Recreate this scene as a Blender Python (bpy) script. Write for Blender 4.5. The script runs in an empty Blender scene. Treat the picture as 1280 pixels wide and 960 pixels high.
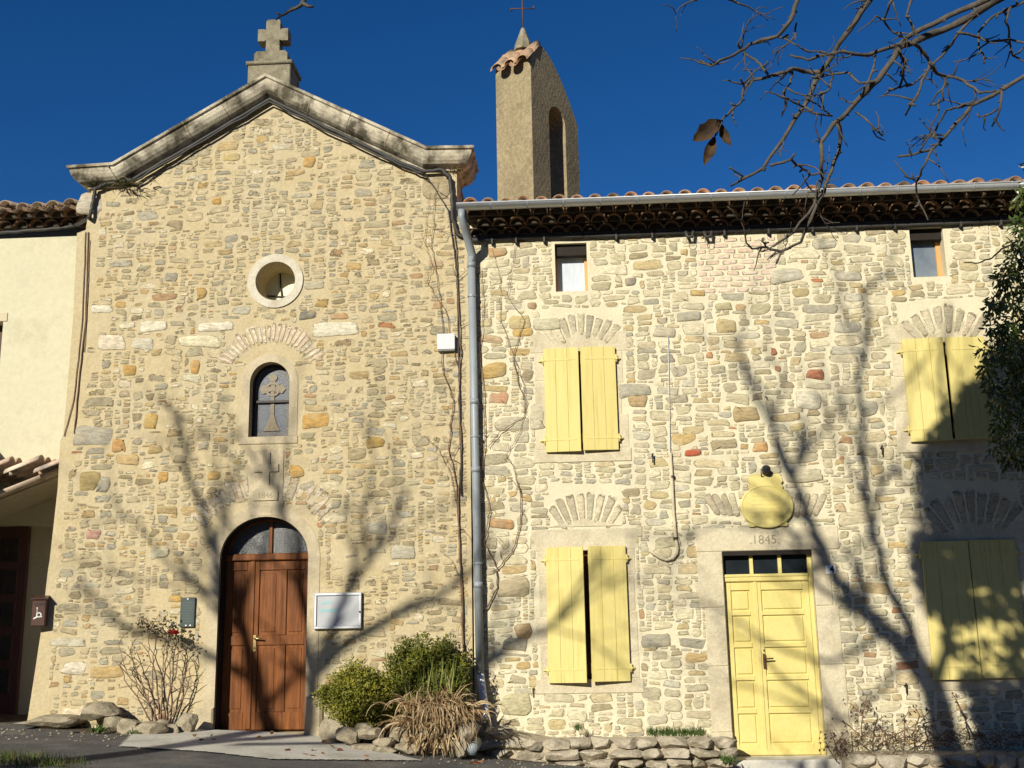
import bpy, bmesh, math, random
import numpy as np
from mathutils import Vector, Matrix
random.seed(7); RN = np.random.RandomState(11)
rad = math.radians
scene = bpy.context.scene
COL = scene.collection

# ------------------------------------------------------------------ camera
F_PX, PITCH, YAW, ROLL, DIST, EYE = 1414.0, 0.2193, -0.0540, -0.0182, 14.3, 1.095
fw = Vector((math.sin(YAW)*math.cos(PITCH), math.cos(YAW)*math.cos(PITCH), math.sin(PITCH)))
r0 = Vector((math.cos(YAW), -math.sin(YAW), 0)); u0 = r0.cross(fw)
rt = r0*math.cos(ROLL) + u0*math.sin(ROLL); up = rt.cross(fw)
cam = bpy.data.cameras.new('camera'); camo = bpy.data.objects.new('camera', cam); COL.objects.link(camo)
camo.matrix_world = Matrix(((rt.x, up.x, -fw.x, 0), (rt.y, up.y, -fw.y, -DIST), (rt.z, up.z, -fw.z, EYE), (0, 0, 0, 1)))
cam.sensor_fit = 'HORIZONTAL'; cam.sensor_width = 36; cam.lens = F_PX/1280*36
cam.clip_end = 2000; cam.clip_start = 0.05
scene.camera = camo

# ------------------------------------------------------------------ light
SUN_EL, SUN_AZ = rad(24), rad(25)            # azimuth: to the left of the facade's normal
sdir = Vector((-math.sin(SUN_AZ)*math.cos(SUN_EL), -math.cos(SUN_AZ)*math.cos(SUN_EL), math.sin(SUN_EL)))
KX, KZ = math.tan(SUN_AZ), math.tan(SUN_EL)/math.cos(SUN_AZ)
sun = bpy.data.lights.new('sun', 'SUN'); sun.energy = 5.0; sun.angle = rad(0.42); sun.color = (1.0, 0.945, 0.81)
suno = bpy.data.objects.new('sun', sun); COL.objects.link(suno)
suno.rotation_euler = sdir.to_track_quat('Z', 'Y').to_euler(); suno.location = (-10, -20, 20)
world = bpy.data.worlds.new('World'); scene.world = world; world.use_nodes = True
wn = world.node_tree.nodes; wl = world.node_tree.links
sky = wn.new('ShaderNodeTexSky'); sky.sky_type = 'NISHITA'; sky.sun_disc = False
sky.sun_elevation = SUN_EL; sky.sun_rotation = math.atan2(sdir.x, sdir.y)
sky.altitude = 1500; sky.air_density = 0.9; sky.dust_density = 0.1; sky.ozone_density = 4.0
hs = wn.new('ShaderNodeHueSaturation'); hs.inputs['Saturation'].default_value = 1.26; hs.inputs['Value'].default_value = 0.84; hs.inputs['Hue'].default_value = 0.507
wl.new(sky.outputs[0], hs.inputs['Color']); wl.new(hs.outputs[0], wn['Background'].inputs[0])
wn['Background'].inputs[1].default_value = 0.085
vs = scene.view_settings; vs.view_transform = 'Standard'; vs.look = 'None'; vs.exposure = 0.24; vs.gamma = 1
vs.use_curve_mapping = False
scene.render.engine = 'CYCLES'

# ------------------------------------------------------------------ helpers
def at(px, py, y=0.0):
    """point of the photograph (1280 wide) on the vertical plane Y = y, in metres"""
    d = fw + rt*((px-640)/F_PX) - up*((py-480)/F_PX)
    t = (DIST+y)/d.y
    return (d.x*t, y, EYE + d.z*t)
def wx(px, py, y=0.0):
    p = at(px, py, y); return p[0], p[2]

def tag(o, label=None, cat=None, group=None, kind=None):
    if label: o['label'] = label
    if cat: o['category'] = cat
    if group: o['group'] = group
    if kind: o['kind'] = kind
    return o
def thing(name, label, cat, loc=(0, 0, 0), group=None):
    o = bpy.data.objects.new(name, None); COL.objects.link(o); o.location = loc
    o.empty_display_size = 0.2
    return tag(o, label, cat, group)

class MB:
    def __init__(s): s.v = []; s.f = []; s.m = []; s.c = {}; s.sm = []
    def add(s, vs_, fs, mi=0, col=None, smooth=False):
        b = len(s.v); s.v += [tuple(p) for p in vs_]
        for f in fs:
            s.f.append(tuple(i+b for i in f)); s.m.append(mi); s.sm.append(smooth)
        if col is not None:
            pv = isinstance(col, list)
            for i in range(b, len(s.v)): s.c[i] = col[i-b] if pv else col
        return b
    def box(s, x0, x1, y0, y1, z0, z1, mi=0, col=None):
        vv = [(x0, y0, z0), (x1, y0, z0), (x1, y1, z0), (x0, y1, z0), (x0, y0, z1), (x1, y0, z1), (x1, y1, z1), (x0, y1, z1)]
        s.add(vv, [(0, 3, 2, 1), (4, 5, 6, 7), (0, 1, 5, 4), (1, 2, 6, 5), (2, 3, 7, 6), (3, 0, 4, 7)], mi, col)
    def bbox(s, x0, x1, y0, y1, z0, z1, b=0.008, mi=0, col=None):
        """box whose front (min y) edges are chamfered"""
        vv = [(x0, y1, z0), (x1, y1, z0), (x1, y1, z1), (x0, y1, z1),
              (x0, y0+b, z0), (x1, y0+b, z0), (x1, y0+b, z1), (x0, y0+b, z1),
              (x0+b, y0, z0+b), (x1-b, y0, z0+b), (x1-b, y0, z1-b), (x0+b, y0, z1-b)]
        fs = [(0, 3, 2, 1), (8, 9, 10, 11)]
        for a in (0, 4):
            for i in range(4):
                j = (i+1) % 4; fs.append((a+i, a+j, a+4+j, a+4+i))
        s.add(vv, fs, mi, col)
    def prism(s, pts, y0, y1, mi=0, col=None):
        """polygon in XZ (counter-clockwise seen from -Y) extruded from y0 (front) to y1"""
        n = len(pts)
        vv = [(x, y0, z) for x, z in pts] + [(x, y1, z) for x, z in pts]
        fs = [tuple(range(n)), tuple(range(2*n-1, n-1, -1))] + [(i, n+i, n+(i+1) % n, (i+1) % n) for i in range(n)]
        s.add(vv, fs, mi, col)
    def tube(s, pts, rs, n=8, mi=0, col=None, cap=True, smooth=True):
        pts = [Vector(p) for p in pts]; m = len(pts)
        if not hasattr(rs, '__len__'): rs = [rs]*m
        vv = []; fs = []; ref = None
        for i, p in enumerate(pts):
            t = (pts[min(i+1, m-1)] - pts[max(i-1, 0)])
            if t.length < 1e-9: t = Vector((0, 0, 1))
            t.normalize()
            if ref is None: ref = t.orthogonal().normalized()
            ref = ref - t*ref.dot(t)
            ref = ref.normalized() if ref.length > 1e-6 else t.orthogonal().normalized()
            q = t.cross(ref)
            for k in range(n):
                a = 2*math.pi*k/n
                vv.append(p + (ref*math.cos(a) + q*math.sin(a))*rs[i])
        for i in range(m-1):
            for k in range(n):
                k2 = (k+1) % n
                fs.append((i*n+k, i*n+k2, (i+1)*n+k2, (i+1)*n+k))
        if cap:
            fs.append(tuple(range(n-1, -1, -1))); fs.append(tuple(range((m-1)*n, m*n)))
        s.add(vv, fs, mi, col, smooth)
    def disc(s, c, r, y0, y1, n=24, mi=0):
        s.prism([(c[0]+r*math.cos(2*math.pi*k/n), c[1]+r*math.sin(2*math.pi*k/n)) for k in range(n)], y0, y1, mi)
    def annulus(s, c, ri, ro, y0, y1, a0=0, a1=2*math.pi, n=32, mi=0, sx=1.0, sz=1.0, full=None):
        """ring (or arc) in XZ, front at y0, back at y1"""
        full = abs(a1-a0-2*math.pi) < 1e-6 if full is None else full
        m = n if full else n+1
        vv = []
        for k in range(m):
            a = a0+(a1-a0)*k/n; cx, cz = math.cos(a)*sx, math.sin(a)*sz
            vv += [(c[0]+cx*ri, y0, c[1]+cz*ri), (c[0]+cx*ro, y0, c[1]+cz*ro), (c[0]+cx*ro, y1, c[1]+cz*ro), (c[0]+cx*ri, y1, c[1]+cz*ri)]
        fs = []
        for k in range(n):
            a, b = 4*k, 4*((k+1) % m)
            for i in range(4):
                j = (i+1) % 4; fs.append((a+i, a+j, b+j, b+i))
        if not full: fs += [(3, 2, 1, 0), tuple(4*n+i for i in range(4))]
        s.add(vv, fs, mi)
    def build(s, name, mats, parent=None, smooth=None):
        me = bpy.data.meshes.new(name); me.from_pydata(s.v, [], s.f)
        if not isinstance(mats, (list, tuple)): mats = [mats]
        for m in mats: me.materials.append(m)
        me.polygons.foreach_set('material_index', s.m)
        me.polygons.foreach_set('use_smooth', [bool(smooth)]*len(s.f) if smooth is not None else s.sm)
        if s.c:
            at_ = me.attributes.new('Col', 'FLOAT_COLOR', 'POINT')
            arr = np.ones((len(s.v), 4), dtype=np.float32)
            for i, c in s.c.items(): arr[i, :len(c)] = c
            at_.data.foreach_set('color', arr.ravel())
        me.update()
        o = bpy.data.objects.new(name, me); COL.objects.link(o)
        if parent is not None: o.parent = parent; o.location = -Vector(parent.location) if parent.parent is None else (0, 0, 0)
        return o
    def fix_normals(s, o):
        bm = bmesh.new(); bm.from_mesh(o.data); bmesh.ops.recalc_face_normals(bm, faces=bm.faces); bm.to_mesh(o.data); bm.free(); return o

def clean(o):
    bm = bmesh.new(); bm.from_mesh(o.data); bmesh.ops.recalc_face_normals(bm, faces=bm.faces); bm.to_mesh(o.data); bm.free(); return o

def carve(mb, cutters):
    """subtract the cutter meshes from the mesh builder's solid, return a new builder"""
    a = clean(mb.build('temp_solid', [])); b = clean(cutters.build('temp_cutter', []))
    md = a.modifiers.new('cut', 'BOOLEAN'); md.object = b; md.solver = 'EXACT'
    dg = bpy.context.evaluated_depsgraph_get(); me = bpy.data.meshes.new_from_object(a.evaluated_get(dg))
    out = MB(); out.add([tuple(v.co) for v in me.vertices], [tuple(p.vertices) for p in me.polygons])
    for o in (a, b):
        d = o.data; bpy.data.objects.remove(o); bpy.data.meshes.remove(d)
    bpy.data.meshes.remove(me)
    return out

def text_mesh(body, size, loc, mat, name, parent=None, depth=0.002, align='CENTER', bold=0.0):
    cu = bpy.data.curves.new(name, 'FONT'); cu.body = body; cu.size = size; cu.align_x = align; cu.align_y = 'CENTER'
    cu.extrude = depth; cu.offset = bold
    o = bpy.data.objects.new(name, cu); COL.objects.link(o)
    o.matrix_world = Matrix.Translation(loc) @ Matrix.Rotation(rad(90), 4, 'X')
    bpy.context.view_layer.update()
    me = bpy.data.meshes.new_from_object(o.evaluated_get(bpy.context.evaluated_depsgraph_get()))
    me.transform(o.matrix_world); bpy.data.objects.remove(o)
    me.materials.clear(); me.materials.append(mat)
    n = bpy.data.objects.new(name, me); COL.objects.link(n)
    if parent is not None: n.parent = parent; n.location = -Vector(parent.location) if parent.parent is None else (0, 0, 0)
    return n

# ------------------------------------------------------------------ materials
def mat(name, c1, c2=None, scale=6, rough=0.85, bump=0.0, bscale=None, metal=0.0, attr=False, fine=0.0, spec=0.3,
        c3=None, s3=1.2, t3=(0.5, 0.68), stretch=None, trans=0.0, detail=6, masonry=None):
    m = bpy.data.materials.new(name); m.use_nodes = True
    nt = m.node_tree; N = nt.nodes; L = nt.links; P = N['Principled BSDF']
    P.inputs['Roughness'].default_value = rough; P.inputs['Metallic'].default_value = metal
    P.inputs['Specular IOR Level'].default_value = spec
    tc = N.new('ShaderNodeTexCoord'); vec = tc.outputs['Object']
    if stretch:
        mp = N.new('ShaderNodeMapping'); mp.inputs['Scale'].default_value = stretch; L.new(vec, mp.inputs[0]); vec = mp.outputs[0]
    def noise(sc, det=detail, ro=0.6):
        n = N.new('ShaderNodeTexNoise'); n.inputs['Scale'].default_value = sc; n.inputs['Detail'].default_value = det
        n.inputs['Roughness'].default_value = ro; L.new(vec, n.inputs['Vector']); return n.outputs['Fac']
    def ramp(fac, a, b):
        r = N.new('ShaderNodeMapRange'); r.inputs[1].default_value = a; r.inputs[2].default_value = b; L.new(fac, r.inputs[0]); return r.outputs[0]
    def mix(fac, a, b, mode='MIX'):
        x = N.new('ShaderNodeMix'); x.data_type = 'RGBA'; x.blend_type = mode
        for sock, v in ((x.inputs[0], fac), (x.inputs[6], a), (x.inputs[7], b)):
            if isinstance(v, tuple): sock.default_value = (*v, 1)
            elif isinstance(v, (int, float)): sock.default_value = v
            else: L.new(v, sock)
        return x.outputs[2]
    c2 = c2 or c1
    col = mix(ramp(noise(scale), 0.32, 0.68), c1, c2)
    if c3: col = mix(ramp(noise(s3, 8, 0.65), *t3), col, c3)
    if attr:
        a = N.new('ShaderNodeAttribute'); a.attribute_name = 'Col'; col = mix(1.0, a.outputs['Color'], col, 'MULTIPLY')
    if fine:
        g = ramp(noise(scale*9, 3, 0.7), 0.3, 0.7); k = N.new('ShaderNodeMapRange')
        k.inputs[3].default_value = 1-fine; k.inputs[4].default_value = 1+fine*0.7; L.new(g, k.inputs[0])
        col = mix(1.0, col, k.outputs[0], 'MULTIPLY')
    mask = None
    if masonry:
        a = N.new('ShaderNodeAttribute'); a.attribute_name = 'Col'
        n1 = noise(masonry[1], 7, .62); md_ = N.new('ShaderNodeMath'); md_.operation = 'MULTIPLY_ADD'
        L.new(n1, md_.inputs[0]); md_.inputs[1].default_value = masonry[0]; md_.inputs[2].default_value = -masonry[0]/2
        ad = N.new('ShaderNodeMath'); ad.operation = 'ADD'; L.new(a.outputs['Alpha'], ad.inputs[0]); L.new(md_.outputs[0], ad.inputs[1])
        mr = N.new('ShaderNodeMapRange'); mr.interpolation_type = 'SMOOTHSTEP'; mr.inputs[1].default_value = .46; mr.inputs[2].default_value = .60; L.new(ad.outputs[0], mr.inputs[0]); mask = mr.outputs[0]
        mp = N.new('ShaderNodeMapping'); mp.inputs['Scale'].default_value = (1, 1, 3.2); L.new(tc.outputs['Object'], mp.inputs[0])
        n2 = N.new('ShaderNodeTexNoise'); n2.inputs['Scale'].default_value = 13; n2.inputs['Detail'].default_value = 8; n2.inputs['Roughness'].default_value = .7; L.new(mp.outputs[0], n2.inputs['Vector'])
        k = N.new('ShaderNodeMapRange'); k.inputs[1].default_value = .3; k.inputs[2].default_value = .7; k.inputs[3].default_value = .58; k.inputs[4].default_value = 1.36; L.new(n2.outputs['Fac'], k.inputs[0])
        sc_ = mix(1.0, a.outputs['Color'], k.outputs[0], 'MULTIPLY')
        sc_ = mix(ramp(noise(5, 6), .50, .80), sc_, masonry[2])
        col = mix(mask, sc_, col)
        e1 = ramp(ad.outputs[0], .40, .54); e2 = ramp(ad.outputs[0], .74, .58)
        em = N.new('ShaderNodeMath'); em.operation = 'MULTIPLY'; L.new(e1, em.inputs[0]); L.new(e2, em.inputs[1])
        e3 = N.new('ShaderNodeMath'); e3.operation = 'MULTIPLY'; L.new(em.outputs[0], e3.inputs[0]); L.new(ramp(noise(8, 5), .43, .55), e3.inputs[1])
        e4 = N.new('ShaderNodeMath'); e4.operation = 'MULTIPLY'; e4.inputs[1].default_value = .9; L.new(e3.outputs[0], e4.inputs[0])
        col = mix(e4.outputs[0], col, (.17, .13, .075))  # mortar gaps at stone edges, their depth shade mixed into the colour
    L.new(col, P.inputs['Base Color'])
    if bump:
        b = N.new('ShaderNodeBump'); b.inputs['Strength'].default_value = 1.0; b.inputs['Distance'].default_value = bump
        L.new(noise(bscale or scale*4, 8, 0.65), b.inputs['Height']); L.new(b.outputs[0], P.inputs['Normal'])
        if mask is not None:
            b2 = N.new('ShaderNodeBump'); b2.inputs['Distance'].default_value = .005; b2.invert = True; L.new(mask, b2.inputs['Height']); L.new(b.outputs[0], b2.inputs['Normal']); L.new(b2.outputs[0], P.inputs['Normal'])
    if trans:
        tr = N.new('ShaderNodeBsdfTranslucent'); L.new(col, tr.inputs[0])
        ms = N.new('ShaderNodeMixShader'); ms.inputs[0].default_value = trans
        L.new(P.outputs[0], ms.inputs[1]); L.new(tr.outputs[0], ms.inputs[2]); L.new(ms.outputs[0], N['Material Output'].inputs[0])
    return m
M = {}
M['chapel_mortar'] = mat('chapel_mortar', (.485, .39, .218), (.555, .46, .282), 3.5, .95, .012, 22, fine=.12, c3=(.50, .425, .275), s3=.9, t3=(.44, .66), masonry=(1.7, 24, (.40, .33, .20)))
M['house_mortar'] = mat('house_mortar', (.63, .565, .385), (.70, .635, .45), 4, .95, .010, 24, fine=.10, c3=(.58, .505, .36), s3=.8, t3=(.5, .75), masonry=(.9, 22, (.43, .37, .235)))
M['stone'] = mat('stone', (.78, .78, .78), (1.12, 1.10, 1.06), 11, .92, .010, 38, attr=True, fine=.16)
M['dressed'] = mat('dressed_stone', (.56, .49, .335), (.64, .565, .40), 4, .92, .008, 30, fine=.15, c3=(.42, .35, .235), s3=1.9, t3=(.46, .72))
M['chapel_dressed'] = mat('chapel_dressed_stone', (.48, .40, .26), (.56, .475, .325), 5, .92, .006, 34, fine=.14, c3=(.38, .32, .21), s3=2.2, t3=(.45, .7))
M['pale_stone'] = mat('pale_stone', (.56, .51, .39), (.64, .59, .47), 7, .9, .008, 30, fine=.14, c3=(.45, .39, .28), s3=4, t3=(.5, .7))
M['cornice'] = mat('weathered_cornice_stone', (.50, .44, .32), (.62, .56, .43), 3, .95, .006, 40, fine=.15, c3=(.10, .086, .058), s3=2.8, t3=(.43, .60))
M['lichen_stone'] = mat('lichen_stone', (.20, .175, .12), (.33, .29, .20), 9, .95, .008, 60, fine=.25, c3=(.12, .11, .07), s3=5)
M['belfry'] = mat('belfry_render', (.28, .225, .13), (.38, .31, .185), 2.2, .95, .03, 20, fine=.28, c3=(.24, .195, .115), s3=1.8, t3=(.48, .70), stretch=(1, 1, .75))
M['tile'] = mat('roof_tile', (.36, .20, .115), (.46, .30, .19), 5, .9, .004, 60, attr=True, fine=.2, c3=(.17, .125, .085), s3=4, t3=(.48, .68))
M['eaves_tile'] = mat('eaves_tile', (.15, .095, .055), (.20, .13, .08), 5, .9, .004, 60, attr=True, fine=.2)  # canal tile, colour darkened to stand for the shade under the gutter
M['eaves_shade_fill'] = mat('eaves_shade_fill', (.045, .036, .026), (.07, .055, .04), 8, .95, .006, 50, fine=.15)  # plug mortar, its near-black tone painted in as eaves shade
M['tile_mortar'] = mat('tile_mortar', (.42, .36, .27), (.5, .44, .33), 8, .95, .006, 50, fine=.15)
M['stucco'] = mat('cream_stucco', (.55, .515, .36), (.59, .555, .395), 1.5, .95, .006, 25, fine=.06, c3=(.44, .40, .27), s3=1.5, t3=(.55, .78))
M['render_band'] = mat('beige_render', (.52, .45, .30), (.58, .50, .35), 3, .95, .004, 40, fine=.08)
M['zinc'] = mat('zinc', (.56, .58, .59), (.64, .66, .67), 6, .42, .001, 30, metal=.35, fine=.06)
M['pipe_paint'] = mat('grey_pipe', (.24, .27, .29), (.29, .32, .34), 5, .45, .001, 30, fine=.08, spec=.5)
M['white_pvc'] = mat('white_pvc', (.70, .70, .70), (.76, .76, .76), 5, .45, fine=.05, spec=.5)
M['yellow'] = mat('yellow_paint', (.63, .53, .185), (.67, .57, .22), 4, .65, .002, 30, fine=.08, stretch=(7, 7, .5), c3=(.56, .45, .13), s3=2.4, t3=(.50, .70))
M['yellow_plain'] = mat('yellow_gloss_paint', (.645, .54, .185), (.68, .575, .22), 3, .6, .0015, 16, fine=.06, c3=(.58, .47, .14), s3=2.2, t3=(.52, .74))
M['oak'] = mat('varnished_wood', (.155, .050, .012), (.26, .092, .024), 5, .42, .0015, 40, fine=.22, stretch=(7, 7, .5), spec=.2, c3=(.085, .028, .009), s3=2.0, t3=(.45, .68))
M['dark_wood'] = mat('dark_wood', (.06, .028, .02), (.09, .042, .028), 6, .6, .001, 30, fine=.15, stretch=(5, 5, .6))
M['orange_wood'] = mat('orange_wood', (.62, .30, .10), (.70, .36, .14), 6, .5, fine=.1, stretch=(6, 6, .6))
M['shade_black_wood'] = mat('shade_black_wood', (.014, .010, .008), (.024, .017, .012), 6, .8, fine=.2)  # near-black wood whose colour stands in for recess shade
M['void'] = mat('dark_interior', (.010, .009, .008), (.016, .014, .012), 5, .9)
M['glass'] = mat('dark_glass', (.012, .016, .020), (.02, .026, .03), 3, .09, .0006, 6, spec=.6)
M['fan_glass'] = mat('textured_glass', (.035, .04, .042), (.075, .078, .075), 40, .25, .004, 90, spec=.6)
M['curtain_glass'] = mat('curtained_glass', (.50, .56, .64), (.62, .66, .70), 9, .12, fine=.05, stretch=(4, 4, .5), spec=.6)
M['grey_glass'] = mat('grey_glass', (.13, .16, .19), (.20, .23, .26), 4, .1, fine=.05, spec=.6)
M['pale_glass'] = mat('pale_glass', (.52, .52, .34), (.62, .60, .42), 5, .3, fine=.08)
M['blue_glass'] = mat('leaded_blue_glass', (.055, .065, .085), (.085, .095, .12), 18, .3, .002, 60, fine=.25)
M['gold_glass'] = mat('gold_glass', (.13, .095, .045), (.22, .165, .085), 30, .35, .002, 60, fine=.3)
M['lead_glass'] = mat('border_glass', (.03, .03, .035), (.17, .155, .13), 45, .35, .003, 90, fine=.4)
M['iron'] = mat('dark_iron', (.035, .03, .028), (.06, .05, .045), 8, .55, metal=.3)
M['rust'] = mat('rusty_iron', (.10, .05, .03), (.15, .08, .045), 10, .8, metal=.2, fine=.2)
M['brass'] = mat('brass', (.65, .48, .18), (.72, .55, .25), 9, .3, metal=.9)
M['cable'] = mat('black_cable', (.035, .034, .033), (.06, .057, .052), 8, .6)
M['vine'] = mat('vine_stem', (.16, .095, .055), (.24, .15, .095), 20, .9, .002, 80, fine=.2)
M['bark'] = mat('bark', (.062, .052, .041), (.115, .098, .078), 14, .9, .004, 60, fine=.3)
M['leaf'] = mat('leaf', (.9, .9, .9), (1.1, 1.1, 1.05), 8, .5, attr=True, trans=.25, spec=.35)
M['gloss_leaf'] = mat('glossy_leaf', (.9, .9, .9), (1.1, 1.1, 1.05), 8, .32, attr=True, trans=.12, spec=.5)
M['dry_leaf'] = mat('dry_leaf', (.022, .014, .008), (.085, .046, .016), 22, .8, .002, 80, fine=.3, trans=.12)
M['petal'] = mat('red_petal', (.55, .012, .03), (.65, .03, .05), 20, .5, trans=.2)
M['straw'] = mat('dry_blade', (.85, .85, .85), (1.1, 1.05, 1.0), 20, .8, attr=True, trans=.25)
M['asphalt'] = mat('asphalt', (.085, .083, .08), (.125, .12, .112), 3, .9, .008, 120, fine=.35, c3=(.19, .175, .15), s3=1.3, t3=(.5, .72))
M['concrete'] = mat('concrete', (.50, .475, .41), (.58, .55, .48), 2.5, .9, .004, 80, fine=.14, c3=(.38, .355, .30), s3=1.6)
M['soil'] = mat('soil', (.075, .055, .035), (.13, .10, .065), 6, .95, .03, 25, fine=.3)
M['rock'] = mat('rock', (.27, .225, .155), (.40, .345, .245), 6, .95, .02, 18, fine=.3, c3=(.15, .125, .08), s3=5)
M['silver'] = mat('aluminium', (.62, .63, .65), (.68, .69, .70), 6, .35, metal=.7)
M['paper'] = mat('notice_paper', (.40, .41, .425), (.45, .46, .47), 6, .3, spec=.5)
M['teal'] = mat('teal_print', (.22, .50, .52), (.30, .58, .58), 60, .5)
M['plaque'] = mat('slate_plaque', (.045, .065, .062), (.065, .085, .08), 12, .3, fine=.1, spec=.5)
M['plaque_text'] = mat('plaque_engraving', (.10, .13, .125), None, 12, .4)
M['brown_metal'] = mat('brown_enamel', (.075, .035, .025), (.09, .042, .03), 8, .4, spec=.5)
M['white_paint'] = mat('white_paint', (.78, .78, .76), None, 5, .5)
M['blue_enamel'] = mat('blue_enamel', (.02, .03, .10), None, 5, .3)
M['grey_plastic'] = mat('grey_plastic', (.55, .56, .58), (.60, .61, .62), 5, .5)
M['engraved'] = mat('engraved_shadow_paint', (.24, .20, .13), (.34, .28, .19), 30, .9)
M['red_door'] = mat('reddish_door', (.085, .036, .032), (.11, .05, .042), 5, .55, .001, 30, fine=.12, stretch=(5, 5, .6))

# ------------------------------------------------------------------ masonry
MC_CH, MC_HO = (.49, .40, .23), (.65, .58, .40)
def lerp(a, b, t): return tuple(a[i]*(1-t)+b[i]*t for i in range(3))
def vary(c, v=.12):
    k = 1+random.uniform(-v, v); return tuple(max(.02, x*k*(1+random.uniform(-.02, .02))) for x in c)
PAL_HO = [((.44, .385, .27), 5), ((.38, .34, .25), 4), ((.50, .44, .31), 4), ((.34, .32, .255), 2.2), ((.43, .345, .20), 2.6), ((.44, .32, .16), .7), ((.30, .25, .165), 1.2),
          ((.58, .52, .39), 2.5), ((.37, .365, .32), 1.3), ((.36, .235, .135), .4), ((.42, .17, .085), .10)]
PAL_CH = [((.40, .34, .235), 5), ((.34, .305, .22), 4), ((.46, .39, .27), 4), ((.32, .30, .245), 2.6), ((.40, .30, .165), 2.4), ((.44, .30, .13), .7), ((.27, .225, .145), 1.8),
          ((.58, .52, .40), 2.4), ((.37, .365, .32), 1.8), ((.38, .245, .14), .5), ((.40, .18, .09), .12)]
def pick(pal):
    t = random.uniform(0, sum(w for _, w in pal))
    for c, w in pal:
        t -= w
        if t <= 0: return c
    return pal[0][0]
def chaikin(p):
    o = []
    for i in range(len(p)):
        a, b = p[i], p[(i+1) % len(p)]
        o += [(a[0]*.75+b[0]*.25, a[1]*.75+b[1]*.25), (a[0]*.25+b[0]*.75, a[1]*.25+b[1]*.75)]
    return o
def stone(mb, cx, cz, w, h, yf=0.0, proud=.012, rot=0, col=(.5, .45, .3), jit=.2, mi=0, shape=None, bury=0.0):
    col = (col[0], min(col[1], col[0]*.92), min(col[2], col[0]*.69)); j = jit*min(w, h)
    def jj(s=1.0): return random.uniform(-j, j)*s
    if shape is None:
        hw, hh = w/2, h/2; tp = random.uniform(-.14, .14)*w; sh = random.uniform(-.12, .12)*h
        p = [(-hw+abs(jj()), -hh+jj(.5)-sh), (jj(2.5), -hh+jj(.4)), (hw-abs(jj(1.2)), -hh+jj(.5)+sh), (hw+jj(.4), jj(1.5)),
             (hw-abs(jj())-max(tp, 0)*.6, hh+jj(.5)), (jj(2.5), hh+jj(.4)), (-hw+abs(jj(1.2))-min(tp, 0)*.6, hh+jj(.5)), (-hw+jj(.4), jj(1.5))]
    else: p = shape
    q = []
    for i in range(len(p)):
        a, b = p[i], p[(i+1) % len(p)]; f = random.uniform(.12, .26)
        q += [(a[0]*(1-f)+b[0]*f, a[1]*(1-f)+b[1]*f), (a[0]*f+b[0]*(1-f), a[1]*f+b[1]*(1-f))]
    p = q; c, s = math.cos(rot), math.sin(rot); n = len(p); vv = []; cc = []
    tx, tz = random.uniform(-.03, .03), random.uniform(-.05, .05); m_ = min(w, h)
    for sc, d, t in ((1.0, .003, 1.0), (1-.018/m_ if m_ > .09 else .8, -proud*.45, .52), (1-.034/m_ if m_ > .09 else .58, -proud, .22), (.3, -proud*random.uniform(.85, 1.25), .0)):
        for x, z in p:
            x2, z2 = x*max(sc, .34 if sc != .3 else .3), z*max(sc, .34 if sc != .3 else .3)
            y = yf + d + (0 if d > 0 else (tx*x2 + tz*z2) + random.uniform(-.15, .15)*proud)
            vv.append((cx+x2*c-z2*s, y, cz+x2*s+z2*c)); cc.append((*col, min(1, t+bury)))
    vv.append((cx, yf-proud*1.1, cz)); cc.append((*col, bury))
    fs = []
    for k in range(3):
        for i in range(n):
            i2 = (i+1) % n; fs.append((k*n+i, k*n+i2, (k+1)*n+i2, (k+1)*n+i))
    for i in range(n): fs.append((3*n+i, 3*n+(i+1) % n, 4*n))
    mb.add(vv, fs, mi, cc, True)

def pack(x0, x1, z0, z1, hr, asp, gap, minw=.06, res=.01):
    n = int((x1-x0)/res); sk = np.full(n, z0); out = []
    for _ in range(20000):
        m = sk.min()
        if m >= z1: break
        i = int(sk.argmin()); j = i
        while j < n and sk[j] <= m+.014: j += 1
        rw = (j-i)*res; nb = min(sk[i-1] if i > 0 else 9e9, sk[j] if j < n else 9e9)
        if rw < minw: sk[i:j] = nb if nb < 9e8 else m+.1; continue
        h = random.choice(hr)*random.uniform(.8, 1.2); w = h*random.uniform(*asp); w = min(max(w, minw*1.3), .55)
        if rw-w < minw*1.5: w = rw
        if w > .65: w = rw*random.uniform(.4, .6)
        if nb < 9e8 and (abs(nb-(m+h)) < .03 or rw < .13) and nb-m < .24: h = max(.035, nb-m)
        k = max(1, int(round(w/res))); off = 0
        if k < j-i and random.random() < .5: off = j-i-k
        out.append([x0+(i+off)*res, x0+(i+off+k)*res, m, m+h]); sk[i+off:i+off+k] = m+h
    return [(a+gap/2, b-gap/2, c+gap/2, d-gap/2) for a, b, c, d in out]
def clip_rects(rects, obst, minw=.05, minh=.03):
    res = []
    for r in rects:
        ok = True
        for o in obst:
            if r[1] <= o[0] or r[0] >= o[1] or r[3] <= o[2] or r[2] >= o[3]: continue
            c = [(r[0], min(r[1], o[0]), r[2], r[3]), (max(r[0], o[1]), r[1], r[2], r[3]), (r[0], r[1], r[2], min(r[3], o[2])), (r[0], r[1], max(r[2], o[3]), r[3])]
            c = [q for q in c if q[1]-q[0] > minw and q[3]-q[2] > minh]
            if not c: ok = False; break
            r = max(c, key=lambda q: (q[1]-q[0])*(q[3]-q[2]))
        if ok: res.append(r)
    return res
def wob(x, z): return .022*math.sin(x*1.7+z*.6)+.014*math.sin(x*4.1+z*2.3+1)+.008*math.sin(x*9.3-z*3.1)
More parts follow.
